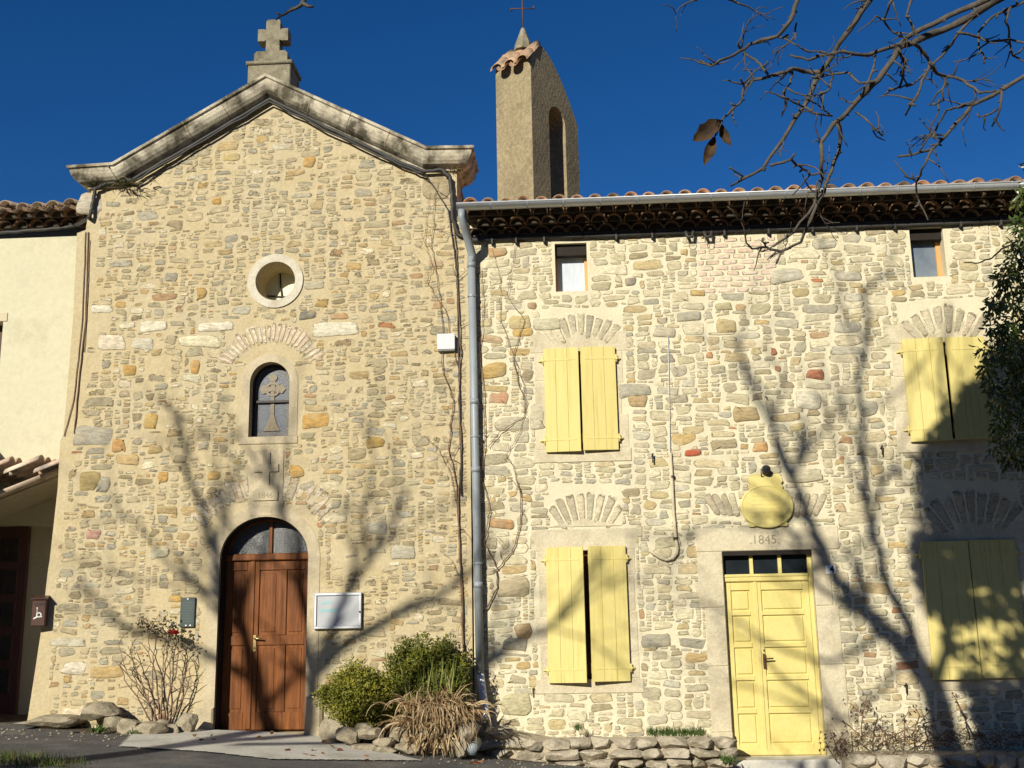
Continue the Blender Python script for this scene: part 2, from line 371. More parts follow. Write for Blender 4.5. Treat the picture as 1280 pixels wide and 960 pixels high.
def px_rect(x0, y0, x1, y1, y=0.0, pad=0.0):
    a = wx((x0+x1)/2, y1, y); b = wx((x0+x1)/2, y0, y); l = wx(x0, (y0+y1)/2, y); r = wx(x1, (y0+y1)/2, y)
    return (l[0]-pad, r[0]+pad, a[1]-pad, b[1]+pad)
def fan(mb, c, ri, ro, a0, a1, n, yf, proud, pal, mi=0, gapk=.9, bury=0.0):
    for k in range(n):
        a = a0+(a1-a0)*(k+.5)/n; da = abs(a1-a0)/n*gapk/2; ro2 = ro*random.uniform(.95, 1.03); ri2 = ri*random.uniform(.98, 1.04)
        rm = (ri2+ro2)/2; cx, cz = c[0]+rm*math.cos(a), c[1]+rm*math.sin(a); L = (ro2-ri2)/2
        wi, wo = ri2*da, ro2*da
        sh = [(-L, -wi), (0, -(wi+wo)/2), (L, -wo), (L*1.02, 0), (L, wo), (0, (wi+wo)/2), (-L, wi), (-L*1.02, 0)]
        stone(mb, cx, cz, 2*L, 2*wi, yf, proud, a, vary(pick(pal), .12), mi=mi, shape=sh, bury=bury+random.uniform(0, .1))

# ================================================================== GROUND
def gz(x, y):
    a = -.09*(x+3.9) if x > -3.9 else -.045*(x+3.9)
    a = max(-.95, min(.35, a))
    return a + .02*min(y, 0.0)
def sheet(name, xs, ys, mt, dz, zf=None, inside=None):
    mb = MB(); ix = {}
    for i, x in enumerate(xs):
        for j, y in enumerate(ys): ix[i, j] = len(mb.v); mb.v.append((x, y, gz(x, y)+dz+(zf(x, y) if zf else 0)))
    for i in range(len(xs)-1):
        for j in range(len(ys)-1):
            if inside and not inside((xs[i]+xs[i+1])/2, (ys[j]+ys[j+1])/2): continue
            mb.f.append((ix[i, j], ix[i+1, j], ix[i+1, j+1], ix[i, j+1])); mb.m.append(0); mb.sm.append(True)
    o = mb.build(name, mt); tag(o, kind='structure'); return o
far = [-400, -150, -60, -30, -20]; near = list(np.linspace(-15, 15, 61)); 
xs = far+near+[20, 30, 60, 150, 400]
sheet('ground', xs, [-400, -150, -60, -30, -20]+list(np.linspace(-16, .4, 42))+[5, 20, 60, 150, 400], M['soil'], -.02)
sheet('path', list(np.linspace(-14, 9, 70)), list(np.linspace(-15, -.0, 60)), M['asphalt'], .0,
      inside=lambda x, y: (y < -.62-.10*math.sin(x*2.1)-(.25 if x > -1 else 0) or x < -6.6))

# invented wooded hills behind the camera, added to block low sky light
mb = MB(); na = 60; rr__ = random.Random(2)
prof_h = [(52, -4), (60, 6), (70, 15), (82, 21), (100, 24), (160, 22)]
for i in range(na+1):
    a = rad(170+200*i/na); k = 1+.10*math.sin(i*.9)+.06*math.sin(i*2.3+1)
    for r_, z_ in prof_h: mb.v.append((r_*math.cos(a), r_*math.sin(a), z_*k if z_ > 0 else z_))
m = len(prof_h)
for i in range(na):
    for j in range(m-1): mb.f.append((i*m+j, (i+1)*m+j, (i+1)*m+j+1, i*m+j+1)); mb.m.append(0); mb.sm.append(True)
M['blocker_slope'] = mat('sky_blocker_slope', (.045, .045, .02), (.09, .075, .035), .4, .95, .5, .6, fine=.3)
tag(mb.build('sky_blocker_hills', M['blocker_slope']), kind='structure')

# concrete slab before the chapel door
def in_poly(x, y, P_):
    c_ = False
    for k in range(len(P_)):
        (xa, ya), (xb, yb_) = P_[k], P_[k-1]
        if (ya > y) != (yb_ > y) and x < (xb-xa)*(y-ya)/(yb_-ya)+xa: c_ = not c_
    return c_
sl = [(-5.3, -.62), (-4.95, -1.9), (-3.2, -2.25), (-1.75, -1.45), (-2.3, -.9), (-2.75, -.06), (-4.7, -.06)]
sheet('pavement', list(np.linspace(-5.4, -1.6, 96)), list(np.linspace(-2.4, -.03, 70)), M['concrete'], .014, inside=lambda x, y: in_poly(x, y, sl))

# ================================================================== CHAPEL
chapel = thing('chapel', 'rubble stone chapel with moulded gable, round opening and arched brown door', 'chapel', (-4.0, 0, 0))
CY = -.02
cx0 = -3.98
door_x0, door_x1 = wx(276, 740)[0]-.02, wx(384, 740)[0]+.01
door_c = (door_x0+door_x1)/2; door_r = (door_x1-door_x0)/2
spring = 2.12
arch_top = wx(330, 646)[1]; door_h = arch_top-spring
wL = wx(314, 510)[0]-.02; wR = wx(361, 510)[0]+.01; wB = wx(336, 546)[1]; wT = wx(336, 453)[1]
w_c = (wL+wR)/2; w_r = (wR-wL)/2; w_sp = wT-w_r*1.05
oc = wx(345, 352); oc_r = .265
outline = [(-6.98, -.6), (-1.32, -.6), (-1.32, 6.5), (-1.47, 6.6), (-1.47, 7.32), (-1.95, 7.36), (cx0-.08, 8.46), (-6.05, 7.32), (-6.52, 7.24)] + [wx(*q) for q in ((108, 288), (97, 292), (92, 400), (80, 543), (76, 552), (73, 610), (63, 700), (61, 712), (52, 790), (46, 830), (36, 895))]
solid = MB(); solid.prism(outline, CY, CY+.55)
def arch_poly(xl, xr, zb, zs, hh, n=18, e=0.0):
    c = (xl+xr)/2; r = (xr-xl)/2
    return [(xl, zb), (xr, zb)] + [(c+r*math.cos(math.pi*k/n), zs+hh*math.sin(math.pi*k/n)) for k in range(n+1)]
cut = MB()
cut.prism(arch_poly(door_x0, door_x1, -.02, spring, door_h), CY-.2, CY+.4)
cut.prism(arch_poly(wL, wR, wB, w_sp, wT-w_sp), CY-.2, CY+.35)
# the round opening narrows towards the back
n = 28; vv = []
for y, r in ((CY-.1, oc_r+.02), (CY+.42, oc_r-.045)):
    vv += [(oc[0]+r*math.cos(2*math.pi*k/n), y, oc[1]+r*math.sin(2*math.pi*k/n)) for k in range(n)]
cut.add(vv, [tuple(range(n)), tuple(range(2*n-1, n-1, -1))]+[(i, n+i, n+(i+1) % n, (i+1) % n) for i in range(n)])
wall = carve(solid, cut)
wall.box(-6.5, -1.49, CY+.56, 12.0, -.6, 7.2)            # the nave behind
obst = [(door_x0-.22, door_x1+.22, -1, spring+.1), (door_x0-.1, door_x1+.1, spring, spring+door_h+.12), (wL-.17, wR+.17, wB-.14, w_sp+.2), (wL-.05, wR+.05, w_sp, wT+.13),
        (oc[0]-.37, oc[0]+.37, oc[1]-.26, oc[1]+.26), (oc[0]-.27, oc[0]+.27, oc[1]-.37, oc[1]+.37), px_rect(312, 556, 354, 630, 0, .02),
        (-7.2, -6.66, -1, 3.5), px_rect(283, 404, 386, 452)]
special = []
def sp(x, y, w, h, col, proud=.012): 
    p = wx(x, y); special.append((p[0], p[1], w, h, col)); obst.append((p[0]-w/2-.02, p[0]+w/2+.02, p[1]-h/2-.015, p[1]+h/2+.015))
OR, RD, PL, GY, BN = (.46, .28, .09), (.36, .15, .085), (.60, .55, .43), (.33, .34, .31), (.28, .21, .12)
for a in [(395, 525, .34, .16, OR), (420, 412, .60, .17, PL), (140, 428, .36, .18, (.64, .56, .40)), (250, 427, .55, .15, (.62, .54, .37)), (178, 430, .30, .14, (.52, .53, .47)),
          (193, 408, .36, .13, PL), (270, 409, .48, .11, PL), (128, 387, .30, .10, PL), (272, 252, .14, .10, OR), (163, 463, .17, .12, OR), (245, 459, .12, .16, OR), (190, 527, .19, .17, (.44, .30, .09)),
          (372, 589, .18, .14, OR), (387, 203, .17, .12, OR), (290, 197, .24, .10, (.50, .38, .17)), (252, 368, .14, .15, (.40, .27, .10)), (385, 395, .24, .11, (.20, .185, .14)), (215, 347, .17, .11, (.30, .33, .34)),
          (112, 601, .28, .24, (.33, .25, .11)), (130, 606, .20, .18, GY), (149, 557, .20, .15, (.40, .24, .09)), (470, 553, .24, .12, (.36, .24, .08)), (205, 597, .14, .12, OR), (268, 594, .16, .11, (.48, .33, .12)),
          (447, 567, .24, .13, (.34, .28, .16)), (545, 237, .34, .30, (.34, .28, .17)), (118, 668, .18, .12, (.45, .26, .20)), (220, 748, .20, .08, (.50, .32, .09)), (113, 255, .34, .24, (.42, .38, .29)), 
          (118, 545, .5, .22, (.36, .33, .27)), (195, 562, .2, .1, (.36, .27, .12)), (160, 575, .3, .12, (.45, .33, .16)), (545, 330, .2, .09, (.40, .30, .18)), (425, 396, .25, .08, (.45, .27, .14)), (135, 840, .42, .13, (.44, .32, .14)),
          (93, 835, .34, .13, (.6, .55, .45)), (85, 803, .45, .10, (.48, .46, .38)), (385, 545, .2, .09, (.36, .31, .2)), (200, 692, .26, .13, (.44, .40, .28)), (505, 690, .3, .15, (.40, .42, .40)), (470, 660, .26, .14, (.36, .34, .26))]:
    sp(*a)
rects = clip_rects(pack(-7.0, -1.36, -.45, 8.6, (.035, .045, .055, .065, .08, .095, .12), (1.4, 3.6), .004), obst)
gl, gr_ = (-6.05, 7.25), (-1.95, 7.3)
for r in rects:
    x, z = (r[0]+r[1])/2, (r[2]+r[3])/2; z += wob(x, z)*1.2
    lim = 8.40-abs(x-cx0+.06)*.53-(r[3]-r[2])/2-.09-(.12 if abs(x-cx0) > 2 else 0)
    left = np.interp(z, [-.5, .35, 1.4, 3.6, 3.8, 6.5, 7.3], [-6.92, -6.86, -6.74, -6.62, -6.56, -6.44, -6.45])
    if z > lim or x-(r[1]-r[0])/2 < left+.03 or x+(r[1]-r[0])/2 > -1.33: continue
    u = random.random()
    if z < 2.3 and u < .12: continue
    if u > .88: continue
    col = vary(pick(PAL_CH), .13); col = (col[0]*.98, col[1]*.96, col[2]*.86)
    bury = random.choice((-.02, .03, .08, .15, .22, .32, .4)); col = lerp(col, MC_CH, random.choice((0, 0, 0, .15, .35)))
    stone(wall, x, z, (r[1]-r[0]), (r[3]-r[2]), CY, random.uniform(.003, .007), random.uniform(-.12, .12), col, .34, bury=bury)
for x, z, w, h, col in special: stone(wall, x, z, w*1.12, h*1.2, CY, .012, random.uniform(-.05, .05), vary(col, .05), .25 if col is not PL else .1, bury=-.05)
fan(wall, (w_c, w_sp+.02), .50, .82, rad(24), rad(156), 24, CY, .006, [(c_, 1) for c_ in ((.66, .53, .40), (.68, .54, .42), (.66, .58, .44), (.60, .50, .36))], bury=.12)
fan(wall, (door_c, spring-.15), door_r+.33, door_r+.72, rad(35), rad(145), 20, CY, .006, [((.56, .48, .34), 1), ((.60, .52, .38), 1), ((.52, .44, .33), 1)], bury=.15)
o = wall.build('wall', [M['chapel_mortar']], chapel)

# mouldings of the gable: a profile swept along the wall's top with mitred corners
def sweep(mb, path, prof, mi=0, ends=False):
    """path: (x, z, y) corners on the wall face; prof: (out, upward) pairs"""
    P_ = [Vector((p[0], p[1])) for p in path]; m = len(P_); rings = []
    for i in range(m):
        a = (P_[i]-P_[i-1]).normalized() if i > 0 else None
        b = (P_[i+1]-P_[i]).normalized() if i < m-1 else None
        na = Vector((-a.y, a.x)) if a else None; nb = Vector((-b.y, b.x)) if b else None
        if na is None: nn = nb
        elif nb is None: nn = na
        else: nn = (na+nb).normalized(); nn = nn/max(.3, nn.dot(na))
        ring = []
        for ou, upv in prof: ring.append((P_[i].x+nn.x*upv, CY-ou, P_[i].y+nn.y*upv))
        if ends and i in (0, m-1): ring = [(x_+(-1 if i == 0 else 1)*max(ou, -.02), y_, z_) for (x_, y_, z_), (ou, _) in zip(ring, prof)]
        rings.append(ring)
    k = len(prof); vv = [v for r in rings for v in r]; fs = []
    for i in range(m-1):
        for j in range(k): fs.append((i*k+j, i*k+(j+1) % k, (i+1)*k+(j+1) % k, (i+1)*k+j))
    fs += [tuple(range(k)), tuple(range(m*k-1, (m-1)*k-1, -1))]
    mb.add(vv, fs, mi)
prof = [(-.3, 0), (.03, 0), (.045, .03), (.08, .04), (.13, .062), (.17, .098), (.20, .145), (.213, .19), (.216, .222), (.245, .232), (.25, .262), (.235, .275), (.10, .30), (-.3, .34)]
mb = MB(); apz = 8.40
zl, zr = 7.20, 7.20
pl = [(-6.53, zl), (-6.08, zl+.02), (cx0-.09, apz), (-1.93, zr+.07), (-1.47, zr+.05)]
# split the rake into separate stones with thin joints
def cut_path(a, b, n):
    return [(a[0]+(b[0]-a[0])*k/n, a[1]+(b[1]-a[1])*k/n) for k in range(n+1)]
full = [pl[0]] + cut_path(pl[1], pl[2], 4) + cut_path(pl[2], pl[3], 4)[1:] + [pl[4]]
sweep(mb, full, prof, 0, True)
for (a, b) in list(zip(full[:-1], full[1:]))[1:-1]:
    if abs(a[0]-pl[2][0]) < .01: continue
    d = Vector((b[0]-a[0], b[1]-a[1])).normalized()*.006
    s2 = [(x_+.003, z_-.002) for x_, z_ in prof[1:12]]; s2 = [(-.05, 0)]+s2+[(-.05, .30)]
    sweep(mb, [(a[0]-d.x, a[1]-d.y), (a[0]+d.x, a[1]+d.y)], s2, 1)
# returns at both ends (profile run round the corner)
def ret(mb, x, z, sgn, depth):
    k = len(prof); a = []; 
    vv = []
    for y in (0, depth):
        for ou, u_ in prof:
            ou2 = max(ou, -.02)
            vv.append((x+sgn*ou2, CY-ou2 if y == 0 else CY+depth, z+u_))
    fs = [(j, (j+1) % k, k+(j+1) % k, k+j) for j in range(k)] + [tuple(range(2*k-1, k-1, -1))]
    mb.add(vv, fs)
ret(mb, -6.53, zl, -1, .6); ret(mb, -1.47, zr+.05, 1, .6)
clean(mb.build('cornice', [M['cornice'], M['engraved']], chapel))
# roof behind the gable
mb = MB()
for sg in (-1, 1):
    a = (cx0-.09, 8.62); b = (cx0-.09+sg*(2.45 if sg < 0 else 2.57), 7.40)
    mb.add([(a[0], .28, a[1]), (b[0], .28, b[1]), (b[0], 12, b[1]), (a[0], 12, a[1]), (a[0], .28, a[1]-.12), (b[0], .28, b[1]-.12), (b[0], 12, b[1]-.12), (a[0], 12, a[1]-.12)],
           [(0, 1, 2, 3), (7, 6, 5, 4), (0, 4, 5, 1), (1, 5, 6, 2), (2, 6, 7, 3)], 0, (1, 1, 1))
clean(mb.build('roof', M['tile'], chapel))
# cross with its pedestal on the apex
gp = at(337, 97, -.1); gx, gzc = gp[0], gp[2]-.18
mb = MB()
mb.bbox(gx-.30, gx+.30, -.14, .36, gzc+.05, gzc+.36, .012); mb.bbox(gx-.325, gx+.325, -.165, .385, gzc+.362, gzc+.415, .012)
mb.prism([(gx-.235, gzc+.417), (gx+.235, gzc+.417), (gx+.235, gzc+.56), (gx+.20, gzc+.60), (gx-.20, gzc+.60), (gx-.235, gzc+.56)], -.08, .28)
ped = clean(mb.build('pedestal', M['lichen_stone'], chapel))
mb = MB(); cw, ch = .12, .09; zb = gzc+.60; za = zb+.24; zt = zb+.56
pts = [(-.10, 0), (.10, 0), (.095, .215), (.125, .20), (.215, .20), (.215, .385), (.13, .385), (.10, .37), (.10, .50), (.08, .53), (-.08, .53), (-.10, .50), (-.10, .37), (-.13, .385), (-.215, .385), (-.215, .20), (-.125, .20), (-.095, .215)]
mb.prism([(gx+x, zb+z) for x, z in pts], 0, .18)
clean(mb.build('gable_cross', M['lichen_stone'], chapel))
# round opening
mb = MB(); mb.annulus(oc, oc_r+.004, .375, CY-.020, CY+.02, n=40)
bm_ring = mb.build('opening_surround', M['pale_stone'], chapel); clean(bm_ring)
mb = MB(); mb.disc(oc, .25, CY+.37, CY+.40); pane = mb.build('round_pane', M['pale_glass'], chapel); clean(pane)
mb = MB(); mb.tube([(oc[0]-.04, CY+.355, oc[1]+.25), (oc[0]-.02, CY+.355, oc[1]), (oc[0]+.02, CY+.355, oc[1]-.25)], .012, 6); mb.tube([(oc[0]-.24, CY+.355, oc[1]-.09), (oc[0]+.24, CY+.355, oc[1]-.13)], .010, 6)
mb.build('glazing_bar', M['iron'], pane).parent = pane
# arched window
mb = MB()
def arch_ring(mb, xl, xr, zb, zs, hh, wd, y0, y1, n=18, mi=0, bottom=False):
    inn = arch_poly(xl, xr, zb, zs, hh, n)[1:]+[(xl, zb)]
    out = [(xr+wd, zb)] + [((xl+xr)/2+((xr-xl)/2+wd)*math.cos(math.pi*k/n), zs+(hh+wd)*math.sin(math.pi*k/n)) for k in range(n+1)] + [(xl-wd, zb)]
    k = len(inn); vv = []
    for a, b in zip(inn, out): vv += [(a[0], y0, a[1]), (b[0], y0, b[1]), (b[0], y1, b[1]), (a[0], y1, a[1])]
    fs = []
    for i in range(k-1):
        for j in range(4): fs.append((4*i+j, 4*i+(j+1) % 4, 4*i+4+(j+1) % 4, 4*i+4+j))
    fs += [(3, 2, 1, 0), tuple(4*(k-1)+j for j in range(4))]
    mb.add(vv, fs, mi)
arch_ring(mb, wL, wR, wB+.002, w_sp, wT-w_sp, .11, CY-.008, CY+.02)
mb.bbox(wL-.125, wR+.125, CY-.014, CY+.02, wB-.10, wB, .008)
clean(mb.build('window_surround', M['chapel_dressed'], chapel))
sw = thing('stained_window', None, None); del_ = sw; 
sw = MB(); yg = CY+.16
sw.prism(arch_poly(wL+.02, wR-.02, wB+.02, w_sp, wT-w_sp-.02), yg, yg+.03)
bpy.data.objects.remove(del_)
sw = clean(sw.build('stained_window', M['blue_glass'], chapel))
mb = MB(); arch_ring(mb, wL+.085, wR-.085, wB+.09, w_sp, wT-w_sp-.085, .05, yg-.006, yg-.001); mb.box(wL+.035, wR-.035, yg-.006, yg-.001, wB+.03, wB+.088)
clean(mb.build('glass_border', M['lead_glass'], sw))
mb = MB(); zc = wB+.66; q = w_c; yk = yg-.012
for pts in ([(-.028, 0), (.028, 0), (.022, .42), (-.022, .42)],):
    mb.prism([(q+x, wB+.22+z) for x, z in pts], yk, yk+.01)
mb.prism([(q-.11, wB+.10), (q+.11, wB+.10), (q+.06, wB+.20), (q+.03, wB+.30), (q-.03, wB+.30), (q-.06, wB+.20)], yk-.002, yk+.01)
mb.prism([(q-.15, zc-.03), (q-.13, zc-.06), (q-.03, zc-.03), (q+.03, zc-.03), (q+.13, zc-.06), (q+.15, zc-.03), (q+.18, zc), (q+.13, zc+.06), (q+.03, zc+.03), (q-.03, zc+.03), (q-.13, zc+.06), (q-.18, zc)], yk-.004, yk+.01)
mb.disc((q, zc+.16), .055, yk-.003, yk+.01, 14); mb.prism([(q-.03, zc+.031), (q+.03, zc+.031), (q+.03, zc+.12), (q-.03, zc+.12)], yk-.001, yk+.01)
mb.annulus((q, zc), .07, .10, yk-.006, yk+.01, n=20)
clean(mb.build('glass_cross', M['gold_glass'], sw))
mb = MB(); mb.box(wL+.005, wR-.005, yg-.04, yg-.012, wB+.475, wB+.505); arch_ring(mb, wL+.025, wR-.025, wB+.02, w_sp, wT-w_sp-.025, .022, yg-.02, yg+.03); mb.box(wL, wR, yg-.02, yg+.03, wB+.001, wB+.025)
clean(mb.build('window_frame', M['iron'], sw))
# carved panel with cross, pedestal and date
pr = px_rect(316, 566, 351, 626); px0, px1, pz0, pz1 = pr; pc = (px0+px1)/2
mb = MB(); mb.bbox(px0-.04, px1+.04, CY-.012, CY+.01, pz0-.06, pz1+.03, .004)
cp = clean(mb.build('carved_panel', M['chapel_dressed'], chapel))
mb = MB(); zz = pz0; hh = pz1-pz0
mb.prism([(pc-.16, zz), (pc+.16, zz), (pc+.165, zz+.115), (pc+.045, zz+.20), (pc+.045, zz+.37), (pc+.16, zz+.37), (pc+.16, zz+.47), (pc+.045, zz+.47), (pc+.045, pz1), (pc-.045, pz1), (pc-.045, zz+.47), (pc-.16, zz+.47), (pc-.16, zz+.37), (pc-.045, zz+.37), (pc-.045, zz+.20), (pc-.165, zz+.115)], CY-.032, CY-.010)
clean(mb.build('relief_cross', M['chapel_dressed'], cp))
text_mesh('1846', .10, (pc, CY-.033, zz+.062), M['engraved'], 'date', cp, .001)
# door surround, door
mb = MB(); arch_ring(mb, door_x0, door_x1, -.02, spring, door_h, .15, CY-.008, CY+.02, 24)
mb.bbox(door_x0-.24, door_x0-.002, CY-.05, CY+.02, -.1, .30, .02); mb.bbox(door_x1+.002, door_x1+.22, CY-.06, CY+.02, -.1, .42, .03)
mb.prism([(pc-.20, arch_top+.012), (pc+.20, arch_top+.012), (pc+.24, arch_top+.20), (pc-.24, arch_top+.20)], CY-.014, CY+.02)
clean(mb.build('door_surround', M['chapel_dressed'], chapel))
yd = CY+.23
mb = MB(); zt_ = spring-.02
mb.box(door_x0, door_x1, yd+.02, yd+.06, .0, zt_)
dl0, dl1, dm = door_x0+.0, door_x1-.0, door_x0+.36
def rails(mb, x0, x1, z0, z1, sw_, rails_, y0, y1, mids=()):
    mb.bbox(x0, x0+sw_, y0, y1, z0, z1, .005); mb.bbox(x1-sw_, x1, y0, y1, z0, z1, .005)
    for a, b in rails_: mb.bbox(x0+sw_+.001, x1-sw_-.001, y0+.001, y1, a, b, .005)
    for a, b, c, d in mids: mb.bbox(a, b, y0+.002, y1, c, d, .005)
rails(mb, dl0, dm-.004, .01, zt_, .065, [(.01, .22), (1.04, 1.16), (1.98, zt_)], yd, yd+.03)
rails(mb, dm+.004, dl1, .01, zt_, .09, [(.01, .22), (1.04, 1.16), (1.98, zt_)], yd, yd+.03, [(dm+.34, dm+.45, .222, 1.038), (dm+.34, dm+.45, 1.162, 1.978)])
mb.bbox(dm-.03, dm+.035, yd-.015, yd, .02, zt_, .006)
for x0, x1 in ((dl0+.10, dm-.10), (dm+.125, dm+.31), (dm+.48, dl1-.12)):
    for z0, z1 in ((.26, 1.0), (1.2, 1.94)): mb.bbox(x0, x1, yd+.012, yd+.021, z0, z1, .008)
cd = clean(mb.build('door', M['oak'], chapel)); tag(cd, 'double leaf varnished brown wooden door')
mb = MB(); mb.bbox(dl0, dl1, yd-.04, yd+.06, zt_+.002, zt_+.09, .012); mb.bbox(door_c-.005, door_c+.04, yd-.01, yd+.05, zt_+.09, arch_top-.01, .006)
arch_ring(mb, dl0+.035, dl1-.035, zt_+.09, spring, door_h-.035, .035, yd-.005, yd+.05, 24)
tr = clean(mb.build('transom', M['oak'], chapel))
mb = MB(); mb.prism(arch_poly(dl0+.03, dl1-.03, zt_+.088, spring, door_h-.03, 22), yd+.02, yd+.035); clean(mb.build('fanlight_pane', M['fan_glass'], tr))
mb = MB(); arch_ring(mb, door_x0+.016, door_x1-.016, -.015, spring, door_h-.016, .013, CY+.045, yd+.01, 26); clean(mb.build('jamb_shade_liner', M['shade_black_wood'], chapel))  # added liner, coloured near-black as the shade on jamb and soffit
mb = MB(); hx = dm+.055; mb.bbox(hx-.022, hx+.022, yd-.012, yd+.0, .96, 1.17, .004); mb.tube([(hx, yd-.012, 1.125), (hx, yd-.05, 1.125), (hx+.11, yd-.052, 1.12)], .010, 8)
mb.tube([(hx, yd-.013, 1.01), (hx, yd-.02, 1.01)], .012, 8)
h = clean(mb.build('handle', M['brass'], cd))

# ================================================================== VILLAGE HOUSE
house = thing('village_house', 'rubble stone house with yellow shutters, yellow door and zinc gutter', 'house', (2.5, 0, 0))
HX0, HX1, HZ = -1.30, 8.6, 6.62
S = {'upper': px_rect(681, 436, 771, 565), 'lower': px_rect(684, 684, 785, 853), 'upper_right': px_rect(1131, 424, 1236, 552), 'lower_right': px_rect(1157, 676, 1276, 849)}
SW = [px_rect(694, 304, 734, 364), px_rect(1139, 284, 1181, 346)]
YD = (1.80, 2.90, -.36, 2.075)
solid = MB(); solid.box(HX0, HX1, 0, .5, -1.2, HZ)
cut = MB()
for r in S.values(): cut.box(r[0]+.06, r[1]-.06, -.2, .3, r[2]+.04, r[3]-.04)
for r in SW: cut.box(r[0], r[1], -.2, .3, r[2], r[3])
cut.box(YD[0], YD[1], -.2, .3, YD[2], YD[3])
wall = carve(solid, cut)
wall.box(HX0+.02, HX1, .51, 8, -1.2, 6.5)
obst = []
for k, r in S.items(): obst.append((r[0]-.12, r[1]+.12, r[2]-.13, r[3]+.22))
for r in SW: obst.append((r[0]-.03, r[1]+.03, r[2]-.06, r[3]+.06))
obst += [(YD[0]-.22, YD[1]+.22, -1, YD[3]+.26)]
bp = px_rect(872, 296, 972, 366); obst.append(bp)
special = []
for a in [(1019, 468, .22, .12, RD), (866, 566, .22, .085, (.40, .10, .05)), (967, 440, .10, .10, RD), (972, 461, .09, .07, (.5, .2, .1)), (887, 444, .10, .08, (.5, .27, .14)), (933, 517, .32, .19, (.36, .27, .14)), 
          (950, 559, .18, .12, (.50, .30, .13)), (908, 407, .26, .16, (.42, .33, .17)), (617, 463, .34, .18, (.44, .31, .12)), (650, 402, .26, .16, (.48, .37, .18)), (653, 416, .28, .10, (.50, .34, .12)), (683, 405, .36, .14, (.52, .47, .33)),
          (983, 345, .42, .17, (.47, .45, .36)), (789, 352, .16, .12, (.30, .26, .21)), (622, 315, .26, .12, (.42, .26, .12)), (665, 382, .12, .08, (.36, .19, .10)), (872, 366, .20, .08, (.50, .36, .15)), (855, 315, .1, .08, (.5, .37, .17)),
          (861, 395, .32, .12, (.40, .43, .42)), (830, 415, .3, .12, (.44, .39, .28)), (1010, 500, .3, .22, (.52, .48, .36)), (1085, 510, .24, .18, (.50, .46, .34)), (794, 488, .42, .16, (.42, .44, .38)), (797, 502, .24, .14, (.40, .28, .15)),
          (1005, 595, .44, .14, (.46, .40, .28)), (640, 530, .46, .16, (.48, .43, .31)), (627, 655, .32, .12, (.42, .26, .12)), (640, 735, .4, .22, (.44, .37, .23)), (655, 790, .2, .18, (.36, .25, .13)), (645, 805, .3, .16, (.30, .31, .29)), 
          (645, 880, .36, .24, (.48, .42, .26)), (672, 520, .18, .3, (.52, .46, .32)), (1030, 305, .3, .13, (.44, .42, .34)), (905, 383, .22, .1, (.42, .36, .22)), (1060, 345, .34, .11, (.46, .42, .32)), (820, 800, .36, .14, (.36, .33, .26))]:
    sp(*a)
VF = []   # relieving arches: fans of voussoirs
for cxp, cyp, half, hgt, nn in ((727, 430, 52, 46, 9), (733, 662, 44, 52, 8), (1182, 424, 56, 52, 8), (1217, 664, 58, 60, 9)):
    c_ = wx(cxp, cyp); hw_ = half/98; VF.append((c_, hw_, hgt/98, nn)); obst.append((c_[0]-hw_, c_[0]+hw_, c_[1], c_[1]+hgt/98+.02))
for cxp in (905, 1012):
    c_ = wx(cxp, 650); obst.append((c_[0]-.18, c_[0]+.18, c_[1], c_[1]+.40))
rects = clip_rects(pack(HX0+.02, HX1, -1.1, 6.30, (.03, .04, .05, .06, .075, .09, .11, .14), (1.5, 4.2), .002), obst)
for r in rects:
    x, z = (r[0]+r[1])/2, (r[2]+r[3])/2; zz_ = z+wob(x, z)
    if zz_ > 6.30: continue
    u = random.random()
    col = vary(pick(PAL_HO), .12); col = (col[0]*1.06, col[1]*1.05, col[2]*.96); bury = random.choice((-.06, -.03, 0, 0, .06, .14, .24)); col = lerp(col, MC_HO, random.choice((0, 0, .1, .25, .4)))
    stone(wall, x, zz_, (r[1]-r[0]), (r[3]-r[2]), 0, random.uniform(.004, .008), random.uniform(-.09, .09), col, .32, bury=bury)
for x, z, w, h, col in special: stone(wall, x, z, w*1.12, h*1.15, 0, .016, random.uniform(-.05, .05), vary(col, .05), .25, bury=-.05)
ARC = [((.52, .45, .31), 3), ((.45, .39, .27), 3), ((.56, .49, .34), 2), ((.40, .355, .25), 1.5), ((.50, .36, .18), .8)]
for c_, hw_, hh_, nn in VF:
    R_ = hw_*1.15; fan(wall, (c_[0], c_[1]-.42), .46, .46+hh_*.86, rad(90-math.degrees(math.atan2(hw_, .62))), rad(90+math.degrees(math.atan2(hw_, .62))), nn, 0, .009, ARC, gapk=.95, bury=.08)
for cxp, s_ in ((905, -1), (1012, 1)):
    c_ = wx(cxp, 650)
    for k in range(4): stone(wall, c_[0]+(k-1.5)*.09, c_[1]+.19, .36, .095, 0, .016, rad(90-s_*(10+7*(k if s_ > 0 else 3-k))), vary(pick(ARC), .1), .15)
nrow = 10; dzb = (bp[3]-bp[2])/nrow
for i in range(nrow):
    x = bp[0]+(i % 2)*-.1+.02
    while x < bp[1]-.04:
        w = random.uniform(.17, .25); xa = max(x, bp[0]); xb = min(x+w, bp[1])
        if xb-xa > .06: stone(wall, (xa+xb)/2, bp[2]+dzb*(i+.5), (xb-xa)-.004, dzb-.006, 0, .006, random.uniform(-.01, .01), vary(random.choice([(.64, .50, .38), (.66, .54, .41), (.62, .48, .36)]), .06), .08, bury=.06)
        x += w
wall.build('wall', [M['house_mortar']], house)

